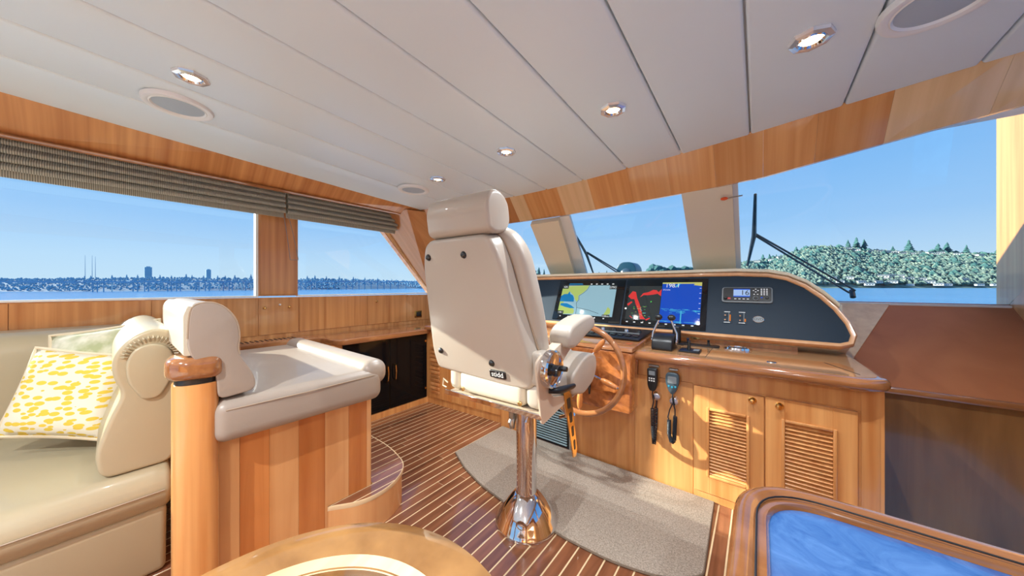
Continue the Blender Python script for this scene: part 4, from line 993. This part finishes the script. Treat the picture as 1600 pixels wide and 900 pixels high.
# seat cushion: three sections
sc0 = K('seat_cushion', pillowbox(-.235, .15, -.255, .27, .684, .80, .035, 5, .008), 'leather_sunlit')  # centre and port sections use the leather with sunlight painted in
K('seat_bolster', pillowbox(-.31, -.232, -.25, .26, .684, .815, .036, 6), 'leather_sunlit')
K('seat_bolster', pillowbox(.145, .235, -.25, .20, .684, .80, .036, 6), 'leather')
for x_ in (-.2,.13): K('rear_button', ball(nb(), (x_,-.257,.705), (.011,.006,.011)), 'brass')
# thigh roll at the front
tr = nb(); prism(tr, rp([(-.02,.70),(-.02,.79),(.10,.845),(.20,.86),(.285,.835),(.30,.77),(.255,.70),(.12,.665)], [.03,.03,.05,.05,.06,.05,.05,.03], 5), 'x', -.315, .265, .035, 5)
K('thigh_cushion', tr, 'leather', smooth=55)
# backrest frame: local tilt
BT = Matrix.Translation((-.03,-.24,.785)) @ Matrix.Rotation(R(14.5), 4, 'X')      # local: x, y thickness (fwd +), z up the back
shell = rp([(-.345,.0),(-.36,.09),(-.335,.30),(-.300,.54),(-.255,.645),(.115,.645),(.155,.54),(.19,.30),(.235,.07),(.225,-.015),(.1,-.025),(-.15,-.01)], [.03,.05,.1,.08,.07,.07,.08,.1,.05,.05,.05,.05], 6)
sh = prism(nb(), shell, 'y', -.02, .075, .022, 5, BT)
K('back_shell', sh, 'leather', smooth=50)
wing = rp([(-.27,.03),(-.32,.3),(-.31,.56),(-.25,.66),(.13,.66),(.205,.56),(.235,.3),(.235,.03)], [.05,.1,.12,.1,.1,.12,.1,.05], 6)
wg = K('back_cushion', prism(nb(), wing, 'y', .065, .165, .04, 6, BT), 'leather', smooth=55)
K('shell_piping', tube(nb(), [(BT @ Vector((p[0]*1.0,.068,p[1]))) for p in shell], .005, 6, closed=True), 'piping', wg)
for (x_, z_) in ((-.245,.57),(-.025,.57),(-.290,.105),(.028,.085)):
    K('shell_button', lathe(nb(), [(0,.012),(.008,.011),(.013,.006),(.016,.001),(.016,-.003)], 18, BT @ Matrix.Translation((x_,-.02,z_)) @ Matrix.Rotation(R(90),4,'X')), 'knob_black')
bd = K('maker_badge', prism(nb(), rp([(.012,.020),(.098,.020),(.098,.054),(.012,.054)], .006, 3), 'y', -.027, -.018, .001, 1, BT), 'black')
tb = text('x', 'stidd', .034, None, None, BT @ Matrix.Translation((.055,-.0275,.038)) @ Matrix.Rotation(R(90), 4, 'X'))
K('badge_lettering', tb, 'white', bd, smooth=0)
# headrest
hp = rp([(-.045,.0),(-.05,.10),(-.02,.155),(.05,.16),(.10,.115),(.105,.03),(.07,-.01),(.0,-.015)], [.03,.06,.06,.05,.05,.05,.03,.03], 6)
K('headrest', prism(nb(), hp, 'x', -.215, .140, .028, 5, Matrix.Translation((-.035,-.385,1.425)) @ Matrix.Rotation(R(6),4,'X')), 'leather', smooth=60)
for x_ in (-.10,.05): K('headrest_post', tube(nb(), [(x_-.02,-.36,1.38),(x_-.02,-.37,1.46)], .008, 8), 'chrome')
hs_ = nb(); tube(hs_, [(.135, p[0]-.375+.001, p[1]+1.432) for p in hp], .0025, 5, closed=True)
# hinge brackets, discs, armrests on both sides
def side(sx, xo):
    def mx(b): 
        if sx < 0: bmesh.ops.scale(b, vec=(-1,1,1), verts=b.verts); bmesh.ops.reverse_faces(b, faces=b.faces)
        bmesh.ops.translate(b, vec=(xo,0,0), verts=b.verts); return b
    br = nb(); prism(br, rp([(-.32,.90),(-.27,.935),(-.215,.90),(-.225,.79),(-.18,.735),(-.02,.70),(-.02,.678),(-.27,.645)], [.02,.03,.04,.04,.02,.01,.02,.02], 5), 'x', .262, .272, .002, 1)
    if sx > 0: K('side_bracket', mx(br), 'paint_beige')
    else: br.free()
    hub = mx(lathe(nb(), [(.074,0),(.077,.010),(.076,.030),(.070,.036),(.066,.030),(.060,.026),(0,.026)], 40, facing((.272,-.225,.865),(1,0,0))))
    if sx > 0: K('hinge_disc', hub, 'chrome')
    else: hub.free()
    if sx > 0: K('hinge_knob', mx(merge(lathe(nb(), [(0,.03),(.02,.028),(.024,.01),(.02,0)], 20, facing((.296,-.225,.86),(1,0,0))), lathe(nb(), [(0,.05),(.010,.048),(.012,.03),(.010,.0)], 14, facing((.30,-.205,.868),(1,0,0))))), 'knob_black')
    post = nb(); prism(post, rp([(-.24,.90),(-.15,.81),(.07,.935),(-.05,.955)], [.02,.02,.02,.02], 4), 'x', .215, .262, .006, 2)
    K('arm_post', mx(post), 'paint_beige')
    if sx > 0: K('hip_pad', mx(box(nb(), .19, .262, -.262, -.17, .79, .93, .022, 4)), 'leather')
    arm = nb(); prism(arm, rp([(-.075,.925),(-.085,.985),(-.04,1.02),(.08,1.048),(.195,1.056),(.245,1.03),(.24,.985),(.12,.955),(.0,.915)], [.02,.03,.04,.05,.04,.03,.02,.05,.03], 5), 'x', .195, .30, .026, 5)
    K('armrest', mx(arm), 'leather', smooth=55)
    K('recline_lever', mx(tube(nb(), [(.275,-.22,.772),(.292,-.20,.77),(.30,-.165,.765),(.305,-.06,.755),(.305,-.04,.754)], [.011,.012,.016,.012,.009], 12)), 'black')
side(1, -.025)
side(-1, .03)
# footrest ladder straps and T handle
for x_ in (.245,):
    fs = nb(); strap = [(-.085,.73),(-.01,.73),(.03,.56),(.06,.42),(.05,.385),(.02,.392),(-.03,.55)]
    prism(fs, strap, 'x', x_, x_+.006, .001, 1); K('footrest_strap', fs, 'brass')
    b = nb()
    for i in range(4): prism(b, rp([(-.055+.024*i,.69-.072*i),(-.02+.019*i,.69-.072*i),(-.010+.018*i,.64-.072*i),(-.042+.023*i,.64-.072*i)], .008, 3), 'x', x_+.0062, x_+.0068)
    K('strap_slots', b, 'black')
b = nb(); tube(b, [(.14,.05,.67),(.17,.08,.60),(.18,.09,.55)], .007, 8); tube(b, [(.13,.12,.52),(.23,.07,.575)], .008, 8)
K('tee_handle', b, 'chrome')
b = nb(); tube(b, [(-.30,-.26,.72),(-.33,-.26,.735),(-.335,-.26,.70),(-.31,-.26,.695)], .004, 6)
K('cord_loop', b, 'rope')

# ================================================================== STARBOARD FORWARD SHELF AND PANELS
bm = hexa(nb(), [(.40,2.68,.63),(XS,2.68,.62),(XS,2.72,.60),(.40,2.72,.60)], [(.40,3.36,1.09),(XS,3.36,1.09),(XS,3.40,1.06),(.40,3.40,1.06)])
S('trim_8', bm, 'brown_panel', smooth=0)
S('wall_forward_lower', box(box(B(.43, XS, 2.70, 2.75, -1.0, .63), .40, .43, 1.25, 2.75, -1.0, -.005), .43, XS+.05, 1.2, 2.75, -1.05, -1.0), 'dark_wood', smooth=0)
S('trim_9', B(.435, XS, 2.665, 2.70, .605, .64, .006, 2), 'rail')
# pale wood shelf end under the windscreen beside the dash
def sp3(y): return .63+(y-2.68)*.6765
n_ = Vector((0,-.56,.83))*.006
pts = [Vector((.2,2.72,sp3(2.72)))+n_, Vector((.405,2.74,sp3(2.74)))+n_, Vector((.72,3.34,sp3(3.34)))+n_, Vector((.2,3.34,sp3(3.34)))+n_]
M['shelf_wood'] = wood('pale shelf wood', srgb(214,182,144), srgb(232,204,164), (22,22,2), .5, 0, .03, (.3,.7), 4, .2)
S('trim_10', hexa(nb(), [p-n_*1.5 for p in pts], pts), 'shelf_wood', smooth=0)
S('trim_11', B(-2.9, .41, 2.80, 3.36, .95, 1.085), 'offwhite', smooth=0)

# ================================================================== OUTSIDE: DECK, WIPERS, SEARCHLIGHT
S('trim_12', prism(nb(), [(-3.2,3.6),(1.2,3.6),(.5,6.5),(-1.0,8.6),(-2.5,6.5)], 'z', .70, .85), 'white', smooth=0)
sl = T('searchlight', 'dark domed searchlight on the foredeck beyond the centre pane', 'lamp', (-1.434,4.5,.5))
O('pedestal', tube(nb(), [(-1.434,4.5,.5),(-1.434,4.5,1.0),(-1.434,4.5,1.36)], [.11,.07,.06], 18), 'white', sl)
M['navy'] = mat('dark blue green shell', srgb(24,66,84), .3)
O('dome', prism(nb(), rp([(-1.565,1.36),(-1.565,1.46),(-1.50,1.535),(-1.36,1.535),(-1.30,1.46),(-1.30,1.36)], [.01,.06,.06,.06,.06,.01], 6), 'y', 4.36, 4.64, .03, 4), 'navy', sl)
O('lens', ball(nb(), (-1.434,4.37,1.37), (.085,.03,.085)), 'house_win', sl)
for i in range(9): O('grille_bar', B(-1.56+.031*i, -1.548+.031*i, 4.33, 4.35, 1.32, 1.375), 'white' if i % 2 else 'grey', sl)
def gp(x, y, off=.03): return Vector((x, y, gz(y)))+Vector((0,.577,.816))*off
def wiper(A, Bt, Mid, Piv, label):
    t = T('windscreen_wiper', label, 'wiper', tuple(gp(*Piv)))
    O('blade', tube(nb(), [gp(*A,.02), gp(*Mid,.026), gp(*Bt,.02)], [.008,.014,.008], 6), 'navy', t)
    dv = (Vector(Piv)-Vector(Mid)).normalized(); pr_ = Vector((-dv.y, dv.x))*.018
    for s_ in (1,-1):
        O('arm_rod', tube(nb(), [gp(Mid[0]+pr_.x*s_*.3, Mid[1]+pr_.y*s_*.3, .045), gp(Piv[0]+pr_.x*s_, Piv[1]+pr_.y*s_, .05)], .0065, 6), 'navy', t)
    O('pivot', tube(nb(), [gp(Piv[0],Piv[1],0), gp(Piv[0],Piv[1],.06)], .016, 10), 'navy', t)
wiper((-.015,2.43), (-.066,3.004), (-.024,2.742), (.54,3.32), 'dark wiper with twin rod arm on the starboard windscreen pane')
wiper((-1.302,2.487), (-1.338,3.06), (-1.301,2.797), (-1.0,3.18), 'dark wiper with twin rod arm on the centre windscreen pane')
ol = T('orange_reflector', 'small orange tipped fitting on the mullion left of the starboard pane', 'fitting', (-.14,2.40,1.72))
O('lens', ball(nb(), (-.165,2.318,1.738), (.020,.012,.010)), 'orange', ol); O('stem', tube(nb(), [(-.15,2.318,1.738),(-.075,2.33,1.745)], .004, 6), 'steel', ol)

# ================================================================== LANDSCAPE
LY = math.sin(YAW), math.cos(YAW)
def az(px, d, z=0):
    """point seen at image column px, d metres deep"""
    u = (px-800)/F_PX
    return Vector(((-LY[0]+u*LY[1])*d, (LY[1]+u*LY[0])*d, z))
WZ = -3.0
wt = O('lake', prism(nb(), [(-4000,-3000),(4000,-3000),(4000,6000),(-4000,6000)], 'z', WZ-.5, WZ), 'water', smooth=0); tag(wt, 'blue rippled lake water around the boat', 'water', kind='stuff')
H2 = lambda py, d: 1.2+(447.5-py)/F_PX*d
def hill(name, cols, m, back, label, nz=5):
    """cols: (px, depth at shore, depth at crest, crest row)"""
    t = nb(); rows = []
    for (px, ds, dc, py) in cols:
        r_ = []
        for k in range(nz+1):
            f = k/nz; d = ds+(dc-ds)*f; z = WZ-.3+(H2(py, dc)-WZ+.3)*(f**.8)
            r_.append(t.verts.new(az(px, d, z)))
        r_.append(t.verts.new(az(px, dc*back, WZ-5))); rows.append(r_)
    for a, b_ in zip(rows, rows[1:]):
        for k in range(nz+1): t.faces.new((a[k], b_[k], b_[k+1], a[k+1]))
    bmesh.ops.recalc_face_normals(t, faces=t.faces)
    o = O(name, t, m, smooth=60); tag(o, label, 'hill', kind='structure'); return o
farcols = [(-60,245,330,437),(125,250,345,436),(250,280,390,435),(400,340,450,436),(520,430,560,437),(660,640,800,441),(790,760,950,442),(900,860,1050,440),(1000,900,1100,438),(1085,900,1100,436),(1130,880,1100,436)]
hill('far_hill', farcols, 'forest_far', 1.5, 'low haze blue wooded shore across the water seen through port windows')
rcols = [(1130,840,1000,420),(1172,830,1050,412),(1200,820,1100,410),(1230,800,1120,401),(1260,790,1130,391),(1290,785,1130,388),(1330,780,1150,391),(1350,780,1150,395),(1400,780,1160,397),(1475,780,1160,398),(1560,780,1160,402),(1660,780,1160,406)]
hill('near_hill', rcols, 'forest', 1.4, 'wooded hillside with houses beyond the starboard windscreen pane')
def interp(cols, px, i): return lerp([(c_[0], c_[i]) for c_ in cols], px)
def lowtree(bm, p, h_, r_, kind, rr):
    if kind == 0:
        n = 6
        for k in range(3):
            z0 = h_*(.1+.27*k); z1 = h_*min(1, (.5+.27*k)); q = r_*(1-.27*k)
            b0 = [bm.verts.new(p+Vector((math.cos(2*math.pi*i/n+k)*q*rr.uniform(.8,1.15), math.sin(2*math.pi*i/n+k)*q*rr.uniform(.8,1.15), z0))) for i in range(n)]
            a = bm.verts.new(p+Vector((0,0,z1)))
            for i in range(n): bm.faces.new((b0[i], b0[(i+1) % n], a))
    else:
        t = nb(); bmesh.ops.create_icosphere(t, subdivisions=1, radius=1)
        for v in t.verts: v.co *= rr.uniform(.75,1.2)
        merge(bm, t, Matrix.Translation(p+Vector((0,0,h_*.5))) @ Matrix.Diagonal((r_,r_,h_*.5,1)))
def lowtree_fast(V, Fc, p, h_, r_, rr):
    # blobby crown as a jittered octahedron-like shape (10 verts)
    b0 = len(V); n = 5
    V.append((p.x, p.y, p.z+h_*rr.uniform(.9,1.1)))
    for k, (zz, q) in enumerate(((.72,.75),(.35,1.0))):
        for i in range(n):
            a = 2*math.pi*i/n+k*.6; s_ = q*r_*rr.uniform(.75,1.25); V.append((p.x+math.cos(a)*s_, p.y+math.sin(a)*s_, p.z+h_*zz*rr.uniform(.9,1.1)))
    V.append((p.x, p.y, p.z))
    for i in range(n):
        j = (i+1) % n
        Fc.append((b0, b0+1+i, b0+1+j)); Fc.append((b0+1+i, b0+6+i, b0+6+j, b0+1+j)); Fc.append((b0+6+i, b0+11, b0+6+j))
def forest(name, cols, px0, px1, n, hh, m, label, fmin=.03, fmax=1.0):
    V = []; Fc = []; rr = random.Random(len(name)*13+n)
    for i in range(n):
        px = rr.uniform(px0, px1); f = rr.uniform(fmin, fmax); ds, dc, py = (interp(cols, px, k2) for k2 in (1,2,3))
        d = ds+(dc-ds)*f; z = WZ-.3+(H2(py, dc)-WZ+.3)*(f**.8)
        h_ = hh*rr.uniform(.6,1.25)*(d/900 if hh > 8 else d/400); lowtree_fast(V, Fc, az(px, d, z-.1*h_), h_, h_*rr.uniform(.35,.55), rr)
    me = bpy.data.meshes.new(name); me.from_pydata(V, [], Fc); me.materials.append(M[m]); me.shade_flat()
    o = bpy.data.objects.new(name, me); C.objects.link(o); tag(o, label, 'trees', kind='stuff'); return o
forest('shore_forest', farcols, -60, 1130, 5200, 2.4, 'conifer_far', 'dense haze blue forest covering the far shore')
forest('hillside_forest', rcols, 1130, 1660, 8000, 12, 'forest', 'pale winter woodland covering the starboard hillside')
forest('evergreen_belt', rcols, 1130, 1660, 420, 17, 'conifer', 'scattered darker evergreens among the hillside woodland', .15, 1.0)
# skyline conifers, one by one
def make_conifer(label, group, m, seed, broad=False):
    rr = random.Random(seed); t = T('conifer' if not broad else 'bushy_tree', label, 'tree', (0,0,0), group); BASE[t.name] = Vector((0,0,0))
    b = nb()
    if broad:
        for k in range(7):
            u = nb(); bmesh.ops.create_icosphere(u, subdivisions=1, radius=1)
            for v in u.verts: v.co *= rr.uniform(.8,1.2)
            merge(b, u, Matrix.Translation((rr.uniform(-.28,.28), rr.uniform(-.28,.28), rr.uniform(.4,.8))) @ Matrix.Diagonal((.24,.24,.22,1)))
    else:
        n = 8
        for k in range(7):
            z0 = .12+.12*k; z1 = min(1.0, z0+.26); q = .30*(1-k/7.6)
            b0 = [b.verts.new((math.cos(2*math.pi*i/n+k)*q*rr.uniform(.6,1.2), math.sin(2*math.pi*i/n+k)*q*rr.uniform(.6,1.2), z0)) for i in range(n)]
            a = b.verts.new((0,0,z1))
            for i in range(n): b.faces.new((b0[i], b0[(i+1) % n], a))
    O('foliage', b, m, t, 0, local=True); O('trunk', tube(nb(), [(0,0,0),(0,0,.5)], [.03,.02], 6), 'trunk', t, local=True)
    return t
def place_trees(proto, cols, items, f=1.0):
    for i, (px, topy, wf) in enumerate(items):
        o = proto if i == 0 else copy_tree(proto)
        dc = interp(cols, px, 2); cy = interp(cols, px, 3); z0 = H2(cy, dc)-1.5; h_ = (H2(topy, dc)-z0)*(.72 if len(items) > 20 else 1)
        o.location = az(px, dc, z0); o.scale = (h_*wf, h_*wf, h_); o.rotation_euler = (0,0,i*1.3)
p1 = make_conifer('dark green conifer on the crest of the starboard hillside', 'conifers on the starboard hill crest', 'conifer', 3)
place_trees(p1, rcols, [(1244,385,1.4),(1256,384,1),(1268,382,1),(1312,384,1),(1325,374,1),(1338,370,1),(1350,373,1),(1420,374,1.1),(1466,380,1.3),(1395,384,1.2),(1192,397,1.3),(1202,396,1),(1213,397,1),(1480,378,1.2),(1510,382,1),(1560,384,1.2)])
p2 = make_conifer('dark conifer on the low shore beyond the forward windscreen', 'conifers seen above the dash brow', 'conifer', 5)
place_trees(p2, farcols, [(797,410,1),(804,420,1),(842,417,1),(850,420,.8),(862,424,.8),(868,419,.8),(936,424,.9),(948,422,.8)])
p3 = make_conifer('rounded bushy tree on the low shore beyond the forward windscreen', 'bushy trees seen above the dash brow', 'conifer', 8, True)
place_trees(p3, farcols, [(818,421,1.5),(828,421,1.3),(1012,420,1.3),(1024,411,1.1),(1037,414,1.1),(1050,414,1.1),(1062,415,1.2),(1075,416,1.2)])
p4 = make_conifer('small haze blue conifer on the skyline of the far port shore', 'conifers on the port skyline', 'conifer_far', 11)
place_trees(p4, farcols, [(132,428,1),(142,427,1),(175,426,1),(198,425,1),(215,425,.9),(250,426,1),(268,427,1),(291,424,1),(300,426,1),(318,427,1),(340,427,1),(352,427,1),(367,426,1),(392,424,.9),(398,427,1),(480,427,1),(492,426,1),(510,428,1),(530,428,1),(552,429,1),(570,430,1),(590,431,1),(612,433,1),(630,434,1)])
# houses on the hill
def make_house():
    t = T('hillside_house', 'small pale gabled house among the trees on the starboard hillside', 'house', (0,0,0), 'houses on the starboard hillside'); BASE[t.name] = Vector((0,0,0))
    O('wall', B(-7,7,-5,5,0,6), 'house_wall', t, 0, local=True)
    O('roof', prism(nb(), [(-5.8,6),(5.8,6),(0,9)], 'x', -7.8, 7.8), 'house_roof', t, 0, local=True)
    for i in range(3): O('window', B(-5.5+4*i,-3+4*i,-5.1,-4.9,2,4.4), 'house_win', t, 0, local=True)
    return t
hs0 = make_house(); hp_ = []
rr = random.Random(21)
for px in (1206,1218,1183,1325,1338,1360,1375,1385,1398,1410,1425,1438,1452,1462,1470,1496,1530,1570): hp_.append((px, .97+rr.uniform(-.08,.02), 1.0))
for px in (1300,1312,1326,1345,1358,1371,1386,1394,1408,1422,1440,1452,1466,1480,1505,1530,1556): hp_.append((px, rr.choice((.02,.05,.1)), .9))
for px, f in ((1380,.14),(1392,.16),(1404,.14),(1420,.11)): hp_.append((px, f, 1.1))
for i, (px, f, s_) in enumerate(hp_):
    o = hs0 if i == 0 else copy_tree(hs0)
    ds, dc, py = (interp(rcols, px, k2) for k2 in (1,2,3)); d = ds+(dc-ds)*f; z = WZ-.3+(H2(py, dc)-WZ+.3)*(f**.8)
    if f > .5: o['label'], o['group'] = 'small pale gabled house on the ridge of the starboard hillside', 'houses on the hill ridge'
    elif f < .105: o['label'], o['group'] = 'small pale gabled house at the waterline below the starboard hillside', 'waterfront houses'
    else: o['label'], o['group'] = 'pale terrace house just above the waterfront houses on the starboard hillside', 'terrace houses above the waterfront'
    o.location = az(px, d-(8 if f < .5 else 30), z+(3 if f > .5 else 1)); v = rr.uniform(.8,1.25)*s_; o.scale = (v*1.1,v,v*.8); o.rotation_euler = (0,0,YAW-R(25)+rr.uniform(-.4,.4))
# floating bridge on the port side
bp = [(-60,220),(125,232),(200,255),(300,290),(400,325),(500,400),(600,520),(665,620)]
br = T('long_bridge', 'long low blue grey bridge on piers crossing the lake beyond the port windows', 'bridge', tuple(az(300,290,WZ)))
bm = nb()
for (pa, da), (pb, db) in zip(bp, bp[1:]):
    a, b_ = az(pa, da), az(pb, db); za, zb = H2(439.5, da), H2(440.5, db)
    n = (b_-a).normalized(); n = Vector((-n.y, n.x, 0))*4
    hexa(bm, [a-n+Vector((0,0,za-.7)), b_-n+Vector((0,0,zb-.7)), b_+n+Vector((0,0,zb-.7)), a+n+Vector((0,0,za-.7))], [a-n+Vector((0,0,za+.5)), b_-n+Vector((0,0,zb+.5)), b_+n+Vector((0,0,zb+.5)), a+n+Vector((0,0,za+.5))])
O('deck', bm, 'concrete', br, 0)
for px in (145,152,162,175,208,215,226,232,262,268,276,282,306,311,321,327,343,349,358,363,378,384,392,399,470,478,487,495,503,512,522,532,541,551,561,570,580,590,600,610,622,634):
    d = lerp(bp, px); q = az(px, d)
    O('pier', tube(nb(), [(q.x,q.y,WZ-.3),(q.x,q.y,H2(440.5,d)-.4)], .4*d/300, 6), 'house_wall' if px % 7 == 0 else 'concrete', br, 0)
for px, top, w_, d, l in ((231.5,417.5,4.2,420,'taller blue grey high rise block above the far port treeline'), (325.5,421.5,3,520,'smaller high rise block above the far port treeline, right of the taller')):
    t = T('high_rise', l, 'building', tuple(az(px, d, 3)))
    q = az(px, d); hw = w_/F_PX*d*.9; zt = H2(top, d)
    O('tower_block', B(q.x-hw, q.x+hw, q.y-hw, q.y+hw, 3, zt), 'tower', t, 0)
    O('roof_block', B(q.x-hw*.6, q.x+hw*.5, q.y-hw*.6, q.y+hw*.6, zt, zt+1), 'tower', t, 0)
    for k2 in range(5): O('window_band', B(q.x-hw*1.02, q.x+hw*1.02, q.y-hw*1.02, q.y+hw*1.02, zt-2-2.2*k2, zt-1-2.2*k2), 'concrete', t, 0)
for px, top in ((133,399),(144,399),(149,401)):
    d = 420; q = az(px, d); b = nb(); tube(b, [(q.x,q.y,5),(q.x,q.y,H2(top,d))], [.35,.12], 5)
    tag(O('radio_mast', b, 'concrete', smooth=0), {133:'leftmost of three thin radio masts on the far left skyline',144:'middle thin radio mast of the three on the far left skyline',149:'rightmost of three thin radio masts on the far left skyline'}[px], 'mast', 'radio masts at far left')
S('bounce_deck_port', B(-4.5, -3.3, -4.5, 3.6, .55, .62), 'white', smooth=0)  # both side decks are unseen, added to bounce sun onto the ceiling
S('bounce_deck_starboard', B(1.3, 2.5, -4.5, 3.6, .55, .62), 'white', smooth=0)
S('aft_deck', B(XP, XS, -6.5, YA-.1, -.08, -.01), 'white', smooth=0)
hull = O('outer_rail', B(-3.45,-3.3,-3,3.4,.2,.26,.01,1), 'white'); tag(hull, 'white rub rail along the port side outside the cabin', 'rail')
